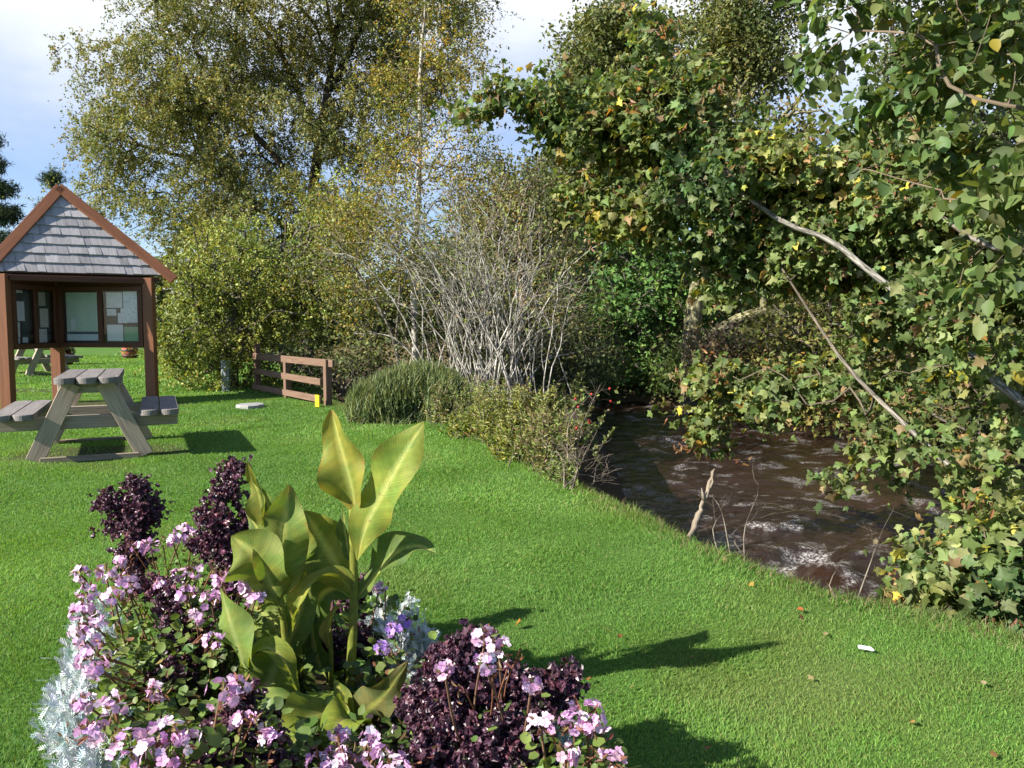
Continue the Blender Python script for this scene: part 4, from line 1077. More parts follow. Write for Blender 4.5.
# ------------------------------------------------------------------ kiosk
def kiosk():
    Lp = P(5.5, 340, 11.4); Rp = P(150.5, 340, 12.5); Mp = P(57, 340, 12.55)
    root = thing('notice_kiosk', 'timber notice-board kiosk with a shingled pointed roof and glazed boards', 'kiosk', (Mp[0], Mp[1], 0))
    EZ = 1.93
    ang = math.atan2((Rp - Lp)[1], (Rp - Lp)[0])
    for p in (Lp, Mp, Rp):
        mb = MB()
        R = np.array(Matrix.Rotation(0.06, 3, 'Z'))
        z0 = H(p[0], p[1])
        mb.box((p[0], p[1], (EZ + z0 - .05) / 2), (.15, .15, EZ - z0 + .05), R, .006)
        mb.build('post', M['wood_red'], root)
    # boards
    for a, b, nwin, zb, zt, papers in ((Lp, Mp, 2, .855, 1.80, 0), (Mp, Rp, 2, .855, 1.80, 1)):
        a = a.copy(); b = b.copy(); d = b - a; d[2] = 0; W = np.linalg.norm(d) - .15; d = nrm(d); n_ = np.array([d[1], -d[0], 0])
        c = (a + b) / 2
        R = np.stack([d, -n_, [0, 0, 1]], 1)
        loc = lambda u, v, z: np.array([c[0], c[1], 0]) + d * u + n_ * v + np.array([0, 0, z])
        fb = MB()
        zc, hh = (zb + zt) / 2, zt - zb
        fr = .075
        fb.box(loc(0, .04, zb + fr / 2), (W, .10, fr), R); fb.box(loc(0, .04, zt - fr / 2), (W, .10, fr), R)
        for u in (-W / 2 + fr / 2, 0, W / 2 - fr / 2):
            fb.box(loc(u, .04, zc), (fr, .096, hh - 2 * fr - .002), R)
        fb.box(loc(0, -.03, zc), (W - .004, .03, hh - .004), R)
        fb.box(loc(0, .02, zt + .062), (W, .07, .12), R)
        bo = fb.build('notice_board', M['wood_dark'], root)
        ww = (W - 3 * fr) / 2
        for k, u in enumerate((-(ww + fr) / 2, (ww + fr) / 2)):
            bk = MB(); bk.box(loc(u, -.010, zc), (ww - .002, .006, hh - 2 * fr - .002), R, .001, (.05, .06, .06)); bk.build('backing', M['paper'], bo)
            wh = hh - 2 * fr
            sheets = []
            if papers and k == 0:
                sheets = [(0, .06, .92, .84, (.36, .42, .34)), (0, .5 - .11, .86, .16, (.33, .40, .33)), (0, -.40, .92, .12, (.40, .44, .46)), (0, -.31, .9, .05, (.06, .07, .09)), (-.28, -.15, .12, .22, (.5, .55, .55))]
            elif papers:
                sheets = [(-.22, .33, .46, .30, (.50, .51, .48)), (.25, .20, .42, .62, (.46, .52, .55)), (-.30, .09, .27, .13, (.55, .56, .57)), (.0, -.02, .26, .20, (.50, .54, .58)), (-.22, -.31, .46, .32, (.52, .55, .60)), (.25, -.33, .42, .28, (.16, .28, .17)), (.05, .12, .2, .1, (.5, .5, .5))]
            elif k == 0:
                sheets = [(-.05, .10, .5, .36, (.42, .44, .46)), (-.28, -.24, .34, .28, (.45, .46, .48)), (-.2, .46, .6, .05, (.4, .4, .36)), (-.28, -.44, .3, .1, (.4, .44, .5)), (.16, -.43, .3, .1, (.4, .44, .5))]
            else:
                sheets = [(.05, .34, .4, .26, (.33, .32, .30)), (.12, -.02, .5, .36, (.42, .40, .38)), (-.02, -.36, .52, .26, (.45, .45, .46))]
            for j, (sx, sy, sw, sh, cc) in enumerate(sheets):
                pm = MB(); pm.box(loc(u + sx * ww, .004 + .0022 * (j % 3 + (j > 0)), zc + sy * wh), (sw * ww, .002, sh * wh), R, .0004, np.minimum(np.array(cc) * 1.75, .85))
                pm.build('notice_sheet', M['paper'], bo)
            gm = MB(); gm.add([loc(u - ww / 2, .06, zb + fr), loc(u + ww / 2, .06, zb + fr), loc(u + ww / 2, .06, zt - fr), loc(u - ww / 2, .06, zt - fr)], np.array([[0, 1, 2, 3]]))
            gm.build('glass_pane', M['glass'], bo)
    # roof: three-sided pyramid
    A = P(60, 190, 12.45); cl = P(-14, 273, 11.45); cr = P(168, 277, 12.62)
    cl[2] = cr[2] = EZ + .04
    cm = np.array([Mp[0] - .35, Mp[1] + .55, EZ + .04])
    rng = np.random.default_rng(5)

    def face(a, b, top, name):
        mb = MB()
        n_ = nrm(np.cross(b - a, top - a))
        mb.add([a - n_ * .03, b - n_ * .03, top - n_ * .03, a - n_ * .0, b - n_ * .0, top - n_ * .0], [np.array([[0, 2, 1], [3, 4, 5]]), np.array([[0, 1, 4, 3], [1, 2, 5, 4], [2, 0, 3, 5]])], (.5, .45, .42))
        rows = 9
        for r in range(rows):
            t0 = r / rows; t1 = min((r + 1.12) / rows, .999)
            la, lb_ = a + (top - a) * t0, b + (top - b) * t0; ua, ub = a + (top - a) * t1, b + (top - b) * t1
            Wd = np.linalg.norm(lb_ - la); u = 0.0
            while u < 1 and Wd > .02:
                w = rng.uniform(.07, .17) / Wd; u1 = min(1, u + w)
                if 1 - u1 < .03 / max(Wd, .05): u1 = 1
                # keep inside triangle: upper points clamp between ua and ub by projecting along the slope
                def up(uu):
                    p = la + (lb_ - la) * uu + ((ua + ub) / 2 - (la + lb_) / 2)
                    s_ = np.dot(p - ua, nrm(lb_ - la)); s_ = np.clip(s_, 0, max(np.linalg.norm(ub - ua), 0)); return ua + nrm(lb_ - la) * s_
                g = .0006
                q = [la + (lb_ - la) * (u + g), la + (lb_ - la) * (u1 - g), up(u1 - g), up(u + g)]
                th = rng.uniform(.024, .034); off = n_ * th; off2 = n_ * .006
                dz = (ua - la) * rng.uniform(-.03, .03); q[0] = q[0] - dz; q[1] = q[1] - dz
                V = [q[0] + off, q[1] + off, q[2] + off2, q[3] + off2, q[0] + n_ * .002, q[1] + n_ * .002]
                gv = np.array([(0, 0, 0), (0, u1 - u, 0), (.15, u1 - u, 0), (.15, 0, 0), (0, 0, .03), (0, u1 - u, .03)]) + rng.uniform(0, 30, 3)
                mb.add(V, [np.array([[0, 1, 2, 3], [4, 5, 1, 0]]), np.array([[5, 2, 1], [4, 0, 3]])], np.clip(np.array([1, 1, 1.03]) * rng.normal(1.0, .12), .6, 1.4), gc=gv)
                u = u1
        return mb.build(name, M['shingle'], root)
    face(cl, cr, A, 'roof'); face(cr, cm, A, 'roof'); face(cm, cl, A, 'roof')
    nf = nrm(np.cross(cr - cl, A - cl))
    for a, b, up_ in ((cl, A, 1), (cr, A, 1)):
        bb = MB()
        out_ = nf * .035
        d = nrm(b - a)
        bb.bar(a - d * .12 + out_, b + out_ + d * .03, .15, .055, upv=nf)
        bb.build('barge_board', M['wood_red'], root)
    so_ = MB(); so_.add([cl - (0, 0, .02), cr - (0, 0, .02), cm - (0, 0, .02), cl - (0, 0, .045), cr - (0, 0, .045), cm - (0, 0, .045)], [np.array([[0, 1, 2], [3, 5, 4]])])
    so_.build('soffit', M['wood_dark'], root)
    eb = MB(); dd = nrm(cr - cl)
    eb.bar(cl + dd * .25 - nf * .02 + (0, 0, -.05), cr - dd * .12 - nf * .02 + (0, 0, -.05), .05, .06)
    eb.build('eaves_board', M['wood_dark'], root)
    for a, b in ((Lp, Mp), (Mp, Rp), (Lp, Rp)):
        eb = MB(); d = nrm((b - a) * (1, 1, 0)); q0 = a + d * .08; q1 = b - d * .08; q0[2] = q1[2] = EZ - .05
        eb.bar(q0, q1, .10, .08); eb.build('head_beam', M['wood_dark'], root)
kiosk()


# ------------------------------------------------------------------ picnic tables
def picnic(label, loc, rz):
    root = thing('picnic_table', label, 'picnic table', (*loc, H(*loc)), rz, 'wooden picnic tables on the lawn')
    rng = np.random.default_rng(8)
    L_ = 1.5
    parts = []

    def plank(mb, x, z, w, t, tint):
        """plank along y with rounded front and back ends"""
        k = 13; a = np.linspace(-PI / 2, PI / 2, k)
        hw = w / 2; rr = hw * .9
        o = [(hw * math.sin(q), L_ / 2 - rr + rr * math.cos(q)) for q in a] + [(-hw * math.sin(q), -L_ / 2 + rr - rr * math.cos(q)) for q in a]
        o = np.array(o)[::-1]; n = len(o)
        V = np.vstack([np.c_[o + (x, 0), np.full(n, z - t)], np.c_[o + (x, 0), np.full(n, z - .006)], np.c_[o * (.96, .995) + (x, 0), np.full(n, z)]])
        gc = np.c_[V[:, 1], V[:, 0] * 1.0, V[:, 2]] + x * 11
        i = np.arange(n); j = (i + 1) % n
        F = [np.stack([i, j, n + j, n + i], 1), np.stack([n + i, n + j, 2 * n + j, 2 * n + i], 1), (2 * n + i)[None], i[None, ::-1]]
        s_ = -1 if (o[1, 0] - o[0, 0]) * (o[2, 1] - o[0, 1]) - (o[2, 0] - o[0, 0]) * (o[1, 1] - o[0, 1]) < 0 else 1
        if s_ < 0: F = [f[:, ::-1] for f in F]
        mb.add(V, F, tint, gc=gc)
    top = MB()
    for x in (-.175, 0, .175): plank(top, x, .75, .168, .055, np.array([.46, .46, .49]) * rng.uniform(.85, 1.08))
    top.build('tabletop', M['wood_grey'], root, loc=(0, 0, 0))
    for s_ in (-1, 1):
        se = MB()
        for x in (.50, .668): plank(se, s_ * x, .44, .16, .05, np.array([.50, .50, .53]) * rng.uniform(.85, 1.1))
        se.build('seat', M['wood_grey'], root, loc=(0, 0, 0))
    for y in (-.52, .52):
        for s_ in (-1, 1):
            lg = MB(); yo = y + (.055 if s_ > 0 else .05) * np.sign(-y) * 0 - np.sign(y) * 0
            lg.bar((s_ * .13, y, .69), (s_ * .45, y, .0), .065, .145, upv=(0, 0, 1), col=(.98, .88, .76))
            lg.build('leg', M['wood_grey'], root, loc=(0, 0, 0))
        br = MB(); yy = y - np.sign(y) * .067
        br.bar((-.74, yy, .33), (.74, yy, .33), .06, .12, col=(.80, .74, .66)); br.bar((-.25, yy, .645), (.25, yy, .645), .06, .10)
        br.build('cross_bearer', M['wood_grey'], root, loc=(0, 0, 0))
        sk = MB(); sk.bar((-.40, y + np.sign(y) * .07, .012), (.40, y + np.sign(y) * .07, .012), .05, .05, col=(.6, .55, .45)); sk.build('ground_rail', M['wood_grey'], root, loc=(0, 0, 0))
    bx = MB(); bx.box((.10, 0, .66), (.08, .95, .05)); bx.build('brace', M['wood_grey'], root, loc=(0, 0, 0))
    return root
pt = G(84, 462); 
picnic('weathered grey picnic table with round-ended planks in front of the kiosk', (-4.06, 7.72), math.radians(24))
picnic('far picnic table on the lawn seen under the left notice board', (-11.6, 19.6), math.radians(52))

# ------------------------------------------------------------------ fence and small things
def fence():
    A_ = G(258, 391); B_ = G(328, 405.5)
    A_ = A_ * 1.0; root = thing('rail_fence', 'short reddish three-rail timber fence at the end of the lawn', 'fence', ((A_ + B_) / 2)[:3] * (1, 1, 0))
    d = B_ - A_; d = nrm(d); n_ = np.array([d[1], -d[0], 0])
    ht = .90
    C_ = A_ + (B_ - A_) * .47
    ps = [(A_, .86), (C_, .70), (B_, .70)]
    for p, hh in ps:
        z = H(p[0], p[1]); mb = MB(); mb.box((p[0], p[1], z + hh / 2 - .02), (.10, .10, hh + .04), np.stack([d, -n_, [0, 0, 1]], 1), .006); mb.build('post', M['wood_fence'], root)
    for (y0, y1) in ((356, 363.5), (370.5, 384), (386, 401.5)):
        pa = P(257, y0, A_[1]) + n_ * .072; pb = P(338, y1, B_[1] - .1) + n_ * .072
        if y0 > 360: pb = pa + (pb - pa) * .87
        mb = MB(); mb.bar(pa, pb, .04, .11 if y0 < 360 else .10); mb.build('rail', M['wood_fence'], root)
    yb = MB(); c = P(324.5, 401, B_[1] - .12) + n_ * .11
    yb.box(c, (.14, .02, .19), np.stack([d, -n_, [0, 0, 1]], 1), .008)
    yb.box(c + n_ * .012, (.06, .012, .05), np.stack([d, -n_, [0, 0, 1]], 1), .004)
    tag(yb.build('marker_tag', M['yellow']), 'bright yellow tag fixed to the right end of the fence', 'tag')
fence()

g = G(251, 407); sb = MB()
k = 9; a = np.arange(k) / k * 2 * PI; r_ = np.array([1, .95, 1.05, .9, 1, 1.04, .93, 1, .97])
ring = np.stack([np.cos(a) * .20 * r_, np.sin(a) * .24 * r_, np.zeros(k)], 1)
V = np.vstack([ring + (0, 0, -.02), ring + (0, 0, .035), ring * .93 + (0, 0, .045)]) + g
i = np.arange(k); j = (i + 1) % k
sb.add(V, [np.stack([i, j, k + j, k + i], 1), np.stack([k + i, k + j, 2 * k + j, 2 * k + i], 1), (2 * k + i)[None]])
tag(sb.build('stone_slab', M['stone']), 'flat grey stone slab set in the lawn before the fence', 'stone')

# tub planters on the far lawn
def tub(label, px, py, Y, r, h, mat, seed):
    p = P(px, py, Y); z = H(p[0], p[1]); root = thing('tub_planter', label, 'planter', (p[0], p[1], z))
    mb = MB(); k = 14; a = np.arange(k) / k * 2 * PI
    mb.lathe([(0, .0), (r * .8, 0), (r, h * .55), (r * .95, h), (r * .88, h), (r * .86, h - .06), (0, h - .06)], (p[0], p[1], z), 20); mb.build('tub', M[mat], root)
    for zz, rr in ((.28, .93), (.78, 1.01)):
        hb = MB(); hb.lathe([(r * rr, h * zz - .02), (r * rr + .015, h * zz - .02), (r * rr + .015, h * zz + .02), (r * rr, h * zz + .02)], (p[0], p[1], z), 20); hb.build('hoop', M['iron'], root)
    r2 = np.random.default_rng(seed); lb = MB(); n = 160
    q = r2.standard_normal((n, 3)) * (r * .45, r * .45, .06) + (p[0], p[1], z + h + .08)
    scatter(lb, 'ovate', q, r2.standard_normal((n, 3)) + (0, 0, .6), r2.standard_normal((n, 3)) + (0, 0, 1), r2.uniform(.08, .14, n), pick(r2, n, [(2, (.06, .09, .03)), (1, (.30, .05, .05))])); lb.build('plants', M['leaf_far'], root)
tub('reddish half-barrel tub on the far lawn between the kiosk posts', 130, 358, 27, .26, .36, 'terracotta', 1)
tub('dark half-barrel tub on the far lawn beside the middle kiosk post', 66, 364, 23.5, .22, .36, 'wood_dark', 2)
# grey post half hidden in the bush
p = P(226, 377, 14.45); z = H(p[0], p[1]); mb = MB()
mb.box((p[0], p[1], z + .24), (.14, .11, .54), None, .012); mb.box((p[0], p[1], z + .53), (.16, .13, .04), None, .008); mb.box((p[0] - .01, p[1] - .060, z + .34), (.09, .02, .14), None, .004)
tag(mb.build('grey_post', M['grey_metal']), 'squat grey metal post half hidden in the yellow-green bush', 'post')

# litter on the lawn
g = G(865, 653); mb = MB(); mb.box(g + (0, 0, .02), (.050, .016, .012), np.array(Matrix.Rotation(-.15, 3, 'Z') @ Matrix.Rotation(.12, 3, 'Y')), .003); mb.box(g + (.02, -.012, .018), (.012, .016, .006), None, .001)
tag(mb.build('paper_scrap', M['white']), 'small white scrap of litter lying on the lawn', 'litter')
FL = [(516, 627, (.50, .24, .03), 'orange fallen leaf on the grass just beyond the frilly purple mound', .06), (588, 684, (.42, .16, .04), 'rusty curled leaf in the grass between the two canna shadows', .04),
      (750, 588, (.45, .30, .05), 'yellowish fallen leaf on the upper lawn near the bank', .045), (797, 613, (.48, .15, .04), 'red-orange fallen leaf on the lawn below the bank dip', .05),
      (803, 623, (.34, .13, .05), 'dull brown leaf beside the red-orange fallen leaf', .04), (826, 637, (.50, .38, .18), 'pale tan leaf on the lawn up-left of the white litter', .045),
      (957, 649, (.52, .26, .10), 'orange leaf on the lawn at right, level with the white litter', .045), (914, 728, (.52, .33, .10), 'yellow-tan leaf at the lower right of the lawn', .045),
      (726, 563, (.45, .34, .14), 'pale leaf near the bank edge right of the bleached branch', .045), (634, 690, (.45, .36, .12), 'small straw-coloured leaf beside the right edge of the flowerbed shadow', .03),
      (812, 681, (.52, .42, .18), 'straw-coloured leaf on the lawn below the white litter', .035), (985, 690, (.50, .40, .22), 'pale leaf near the right edge of the lawn', .04),
      (620, 640, (.40, .15, .05), 'reddish leaf lying in the long canna shadow', .04), (690, 660, (.42, .20, .06), 'brown leaf beside the tip of the long canna shadow', .03),
      (215, 521, (.55, .45, .08), 'yellow leaf on the lawn between the two purple spires', .04), (48, 515, (.55, .50, .16), 'pale yellow leaf on the lawn left of the purple spires', .035),
      (300, 515, (.5, .46, .10), 'yellow leaf on the lawn behind the left canna', .035), (990, 760, (.48, .24, .08), 'orange-brown leaf in the bottom right corner of the lawn', .045), (708, 752, (.36, .16, .07), 'brown leaf at the bottom of the lawn below the shadows', .04)]
for q, (px, py, c, lab, sz) in enumerate(FL):
    r2 = np.random.default_rng(q); mb = MB(); g = G(px, py) + (0, 0, .022); g[2] += H(g[0], g[1]); sz *= .62; c = np.array(c) * .55
    scatter(mb, 'palm' if q % 2 == 0 else 'ovate', g[None], r2.standard_normal((1, 3)) * (1, 1, .25), np.array([[r2.normal(0, .35), r2.normal(-.3, .3), 1]]), np.array([sz]), np.array([c]))
    tag(mb.build('fallen_leaf', M['litter'], loc=g), lab, 'leaf', 'fallen leaves on the lawn')


# ------------------------------------------------------------------ flower bed
def canna_leaf(mb, ctrl, width, face=(0, -1, .2), fold=.25, twist=0.0, wav=.03, base=(.30, .30, .045), edge=(.34, .22, .04), prof=.42, seed=0, mid=(.48, .46, .14)):
    """ctrl: world points along the midrib; width in m; blade turned to the face direction"""
    r2 = np.random.default_rng(seed)
    pts = resample(ctrl, .012); n = len(pts); t = np.linspace(0, 1, n)
    d = nrm(np.gradient(pts, axis=0))
    fc = np.asarray(face, float)
    side = nrm(np.cross(d, fc)); nn = np.cross(side, d)
    if twist:
        a = (twist * t)[:, None]; side, nn = side * np.cos(a) + nn * np.sin(a), nn * np.cos(a) - side * np.sin(a)
    w = width / 2 * np.sin(PI * np.clip(t, 0, 1) ** (math.log(.5) / math.log(prof))) ** .85 + .004 * (1 - t)
    us = np.array([-1, -.8, -.5, -.22, -.03, .03, .22, .5, .8, 1.0]); m_ = len(us)
    ph = r2.uniform(0, 6, 2)
    V = []; C = []; Gc = []
    for k, u in enumerate(us):
        wave = wav * np.sin(t * 11 + ph[0] + (2 if u > 0 else 0)) * abs(u) ** 2 * (width / .14)
        off = side * (u * w)[:, None] * math.cos(fold * abs(u)) + nn * (abs(u) * w * math.sin(fold) + wave * np.minimum(w / (width / 2), 1))[:, None]
        if abs(u) < .1: off = off - nn * .002
        V.append(pts + off)
        rib = 1 + .07 * np.sin(t * 60 - abs(u) * 14) * (abs(u) > .1)
        c = np.array(base) * rib[:, None] * (1 + .05 * r2.standard_normal((n, 1)))
        if abs(u) < .1: c = np.tile(np.array(mid), (n, 1)) * 1.0
        ek = np.clip((abs(u) - .86) / .14, 0, 1) * np.clip(.3 + .7 * np.sin(t * 23 + ph[1]) * np.sin(t * 57 + u), .1, 1) + sstep(.85, 1.0, t) * .6 + .25 * sstep(.3, 0, t)
        ek = np.clip(ek, 0, 1)[:, None]
        C.append(c * (1 - ek) + ek * np.array(edge)); Gc.append(np.c_[t * 5, np.full(n, u), np.full(n, seed * 1.37)])
    V = np.stack(V, 1).reshape(-1, 3); C = np.stack(C, 1).reshape(-1, 3); Gc = np.stack(Gc, 1).reshape(-1, 3)
    i = np.arange(n - 1)[:, None] * m_; j = np.arange(m_ - 1)[None]
    mb.add(V, np.stack([i + j, i + j + 1, i + m_ + j + 1, i + m_ + j], -1).reshape(-1, 4), np.clip(C, .005, .9), 0, True, Gc)


CY = 2.42
def canna(label, stalk, leaves, seed, rad=(.016, .011)):
    root = thing('canna_plant', label, 'plant', stalk[0], 0, 'canna lilies in the flower bed')
    st = MB(); p = resample(stalk, .04); st.tube(p, np.linspace(rad[0], rad[1], len(p)), 12, (.29, .29, .06)); st.build('stalk', M['canna'], root)
    for k, lf in enumerate(leaves):
        mb = MB(); canna_leaf(mb, seed=seed + k, **lf); mb.build('leaf', M['canna'], root)
    return root
px_m = CY / F_PX
YG = (.21, .255, .060); GRN = (.15, .205, .055); YEL = (.31, .30, .06); DK = (.12, .17, .045); PUR = (.19, .18, .075)
def C3(*q): return [P(a, b, CY + dy) for a, b, dy in q]
canna('tall canna on the right with two upright yellow-green leaves at its top', [np.array([P(350, 700, CY)[0], CY, .0]), P(350, 690, CY), P(354, 600, CY), P(353, 540, CY), P(352, 500, CY)], [
    dict(ctrl=C3((354, 512, -.01), (352, 492, -.01), (341, 450, .0), (331, 409, .03)), width=50 * px_m, face=(-.25, -1, .1), fold=.5, base=(.29, .28, .055), edge=(.38, .20, .04), prof=.42),
    dict(ctrl=C3((357, 560, -.01), (366, 525, -.04), (385, 488, -.07), (405, 452, -.09), (424, 421, -.10)), width=52 * px_m, face=(-.45, -1, .25), fold=.12, base=(.26, .30, .060), edge=(.32, .24, .06), prof=.55, mid=(.5, .48, .16)),
    dict(ctrl=C3((355, 600, .0), (372, 580, .02), (396, 553, .03), (418, 546, .02), (437, 553, -.02)), width=40 * px_m, face=(-.3, -.6, .9), fold=.35, base=GRN, edge=GRN, prof=.5),
    dict(ctrl=C3((352, 590, -.01), (338, 578, -.03), (318, 580, -.05), (303, 595, -.06), (292, 632, -.05)), width=26 * px_m, face=(-.2, -.5, 1), fold=.7, base=YEL, edge=YG, prof=.45),
    dict(ctrl=C3((350, 592, .03), (340, 572, .05), (322, 540, .07), (304, 510, .08)), width=56 * px_m, face=(.1, -1, .35), fold=.2, base=(.24, .255, .05), edge=(.30, .24, .06), prof=.5),
    dict(ctrl=C3((350, 598, .06), (335, 588, .08), (318, 600, .09), (305, 640, .09), (300, 685, .08)), width=46 * px_m, face=(0, -1, .2), fold=.25, base=DK, edge=DK, prof=.45),
    dict(ctrl=C3((356, 520, .03), (366, 505, .05), (376, 490, .08), (378, 520, .10), (377, 540, .10)), width=22 * px_m, face=(.3, -1, .4), fold=.4, base=GRN, edge=YG),
    dict(ctrl=C3((350, 560, .03), (345, 530, .04), (343, 505, .05)), width=16 * px_m, face=(-.5, -1, .0), fold=.5, base=DK, edge=YG),
    dict(ctrl=C3((352, 722, -.10), (366, 712, -.22), (388, 690, -.30), (408, 661, -.32)), width=36 * px_m, face=(.3, -1, .4), fold=-.12, base=PUR, edge=(.2, .13, .06), prof=.45),
], 200)
canna('shorter canna on the left with broad folded leaves and a furled tip', [np.array([P(284, 690, CY - .05)[0], CY - .05, 0]), P(286, 650, CY - .05), P(279, 590, CY - .05), P(270, 535, CY - .04), P(262, 500, CY - .02), P(255, 480, CY)], [
    dict(ctrl=C3((268, 535, -.04), (264, 510, -.02), (258, 485, .0), (247, 461, .01)), width=26 * px_m, face=(-.6, -1, .1), fold=.8, base=(.24, .24, .05), edge=(.25, .14, .05)),
    dict(ctrl=C3((272, 548, -.04), (271, 525, -.03), (268, 505, -.03), (262, 488, -.02)), width=20 * px_m, face=(.4, -1, .1), fold=.5, base=YG, edge=YG),
    dict(ctrl=C3((277, 598, -.06), (279, 570, -.06), (283, 530, -.05), (290, 484, -.02)), width=54 * px_m, face=(.35, -1, .25), fold=.25, base=YG, edge=(.26, .16, .05), prof=.45),
    dict(ctrl=C3((277, 600, -.07), (266, 575, -.09), (252, 552, -.10), (231, 536, -.09)), width=62 * px_m, face=(-.25, -1, .35), fold=.2, base=(.22, .245, .055), edge=YG, prof=.5),
    dict(ctrl=C3((284, 640, -.04), (275, 625, -.02), (262, 612, .0), (250, 604, .02)), width=44 * px_m, face=(0, -1, .3), fold=.15, base=(.22, .27, .06), edge=YG, prof=.5),
    dict(ctrl=C3((285, 655, -.02), (300, 610, .0), (305, 575, .03), (318, 545, .05)), width=34 * px_m, face=(.4, -1, .1), fold=.4, base=GRN, edge=YG),
    dict(ctrl=C3((278, 600, -.03), (272, 560, .02), (258, 530, .04), (246, 512, .06)), width=30 * px_m, face=(-.4, -1, .2), fold=.3, base=GRN, edge=(.3, .26, .1)),
], 300, (.013, .007))
canna('low canna shoot at the left foot with wide pale green leaves', [np.array([P(258, 700, CY - .12)[0], CY - .12, 0]), P(258, 700, CY - .12), P(257, 680, CY - .12)], [
    dict(ctrl=C3((250, 690, -.16), (243, 665, -.20), (232, 630, -.22), (220, 588, -.20)), width=44 * px_m, face=(-.6, -1, .3), fold=-.2, base=(.25, .31, .08), edge=YG, prof=.45, mid=(.4, .42, .16)),
    dict(ctrl=C3((260, 705, -.16), (265, 690, -.17), (274, 668, -.17), (283, 642, -.15)), width=52 * px_m, face=(.0, -1, .3), fold=.1, base=(.23, .29, .075), edge=GRN, prof=.5, mid=(.42, .45, .2)),
    dict(ctrl=C3((242, 682, -.18), (250, 658, -.20), (266, 648, -.21), (284, 660, -.22), (300, 696, -.20)), width=20 * px_m, face=(.2, -.6, 1), fold=.5, base=(.25, .28, .05), edge=YG, prof=.5),
], 400, (.010, .008))
canna('young canna shoot between the stalks with a rolled yellowing leaf', [np.array([P(331, 700, CY + .03)[0], CY + .03, 0]), P(331, 690, CY + .03), P(331, 650, CY + .03), P(329, 622, CY + .03)], [
    dict(ctrl=C3((330, 650, .03), (328, 628, .02), (334, 612, .01), (342, 603, .0)), width=15 * px_m, face=(-.3, -1, .1), fold=.9, base=(.36, .30, .10), edge=(.4, .28, .12)),
    dict(ctrl=C3((331, 690, .05), (318, 660, .06), (312, 625, .08), (316, 596, .09)), width=34 * px_m, face=(-.3, -1, .1), fold=.4, base=DK, edge=GRN),
], 500, (.010, .006))
canna('lowest canna leaves spread flat over the soil at the front', [np.array([P(335, 735, CY - .2)[0], CY - .2, .0]), P(335, 730, CY - .2), P(335, 722, CY - .2)], [
    dict(ctrl=C3((345, 730, -.2), (348, 712, -.2), (342, 695, -.2), (334, 678, -.18)), width=22 * px_m, face=(-.3, -1, .3), fold=.3, base=(.22, .24, .05), edge=YG),
    dict(ctrl=C3((345, 730, -.2), (328, 712, -.23), (306, 722, -.30), (290, 752, -.36)), width=52 * px_m, face=(.0, -.7, .8), fold=.2, base=(.27, .31, .05), edge=YG, prof=.5),
    dict(ctrl=C3((344, 732, -.2), (352, 718, -.24), (340, 722, -.32), (324, 752, -.38)), width=42 * px_m, face=(.1, -.7, .8), fold=.2, base=(.25, .30, .05), edge=YG, prof=.5),
], 600, (.008, .006))

rr = np.random.default_rng(77)
RUF = [T_ruffle(rr) for _ in range(3)]
PAL_PUR = [(5, (.060, .022, .038)), (3, (.095, .036, .055)), (2, (.034, .014, .025)), (1.2, (.15, .060, .070)), (.25, (.10, .09, .04))]
def perilla(label, seed, base, blobs, n_t, per, size=.023, spread=.018):
    rng = np.random.default_rng(seed); root = thing('purple_kale', label, 'plant', base, 0, 'frilly dark purple plants in the flower bed')
    sk = Skel([base, base + (0, 0, .06), base + (0, 0, .14)], .04); sk.grow(blob_pts(rng, blobs, n_t, 6, 3.5), rng, arch=.02, wpl=.25); sk.finish(.013, .0022)
    mb = MB(); sk.mesh(mb, rng, (.9, .5, .6)); mb.build('stems', M['bark'], root)
    lb = MB()
    for t in RUF: foliate(lb, sk, rng, per * 1.15, t, size, PAL_PUR, 2, spread, .35, .5, .25)
    lb.build('foliage', M['purple'], root)
def BS(px, Y): return np.array([P(px, 700, Y)[0], Y, .03])
perilla('separate purple frilly spire at the left back of the flower bed', 1, BS(133, 3.0), [(134, 490, 3.0, 13, 8, .05), (112, 505, 3.0, 10, 8, .04), (155, 502, 3.0, 8, 7, .04), (132, 512, 3.0, 20, 12, .05), (137, 535, 3.0, 17, 18, .05), (118, 525, 3.0, 8, 8, .04), (130, 560, 2.95, 13, 16, .05)], 110, 8)
perilla('tall purple frilly spire standing against the left canna', 2, BS(228, 2.78), [(232, 470, 2.8, 13, 9, .04), (226, 490, 2.8, 14, 14, .05), (206, 508, 2.8, 7, 5, .03), (233, 515, 2.78, 15, 18, .05), (214, 548, 2.75, 14, 20, .06), (234, 545, 2.75, 12, 20, .05), (226, 585, 2.7, 20, 22, .07)], 140, 8)
perilla('sparser purple frilly plant amid the pink flowers on the left', 3, BS(186, 2.4), [(170, 600, 2.45, 26, 20, .08), (195, 630, 2.4, 30, 28, .08), (185, 672, 2.35, 30, 26, .08), (150, 590, 2.5, 16, 14, .06)], 110, 5)
perilla('large dome of frilly purple leaves right of the cannas', 4, BS(475, 1.98), [(468, 672, 2.0, 46, 30, .12), (440, 708, 1.95, 30, 40, .1), (518, 704, 1.95, 36, 36, .1), (560, 690, 2.0, 18, 14, .05), (475, 748, 1.85, 64, 34, .12), (436, 752, 1.82, 26, 28, .08), (478, 652, 2.02, 26, 12, .06)], 480, 9)
perilla('low purple frilly clump at the front left foot of the cannas', 5, BS(240, 1.86), [(250, 722, 1.85, 30, 22, .07), (225, 745, 1.8, 30, 24, .07), (262, 752, 1.8, 26, 20, .06), (200, 762, 1.78, 20, 14, .05)], 130, 8)
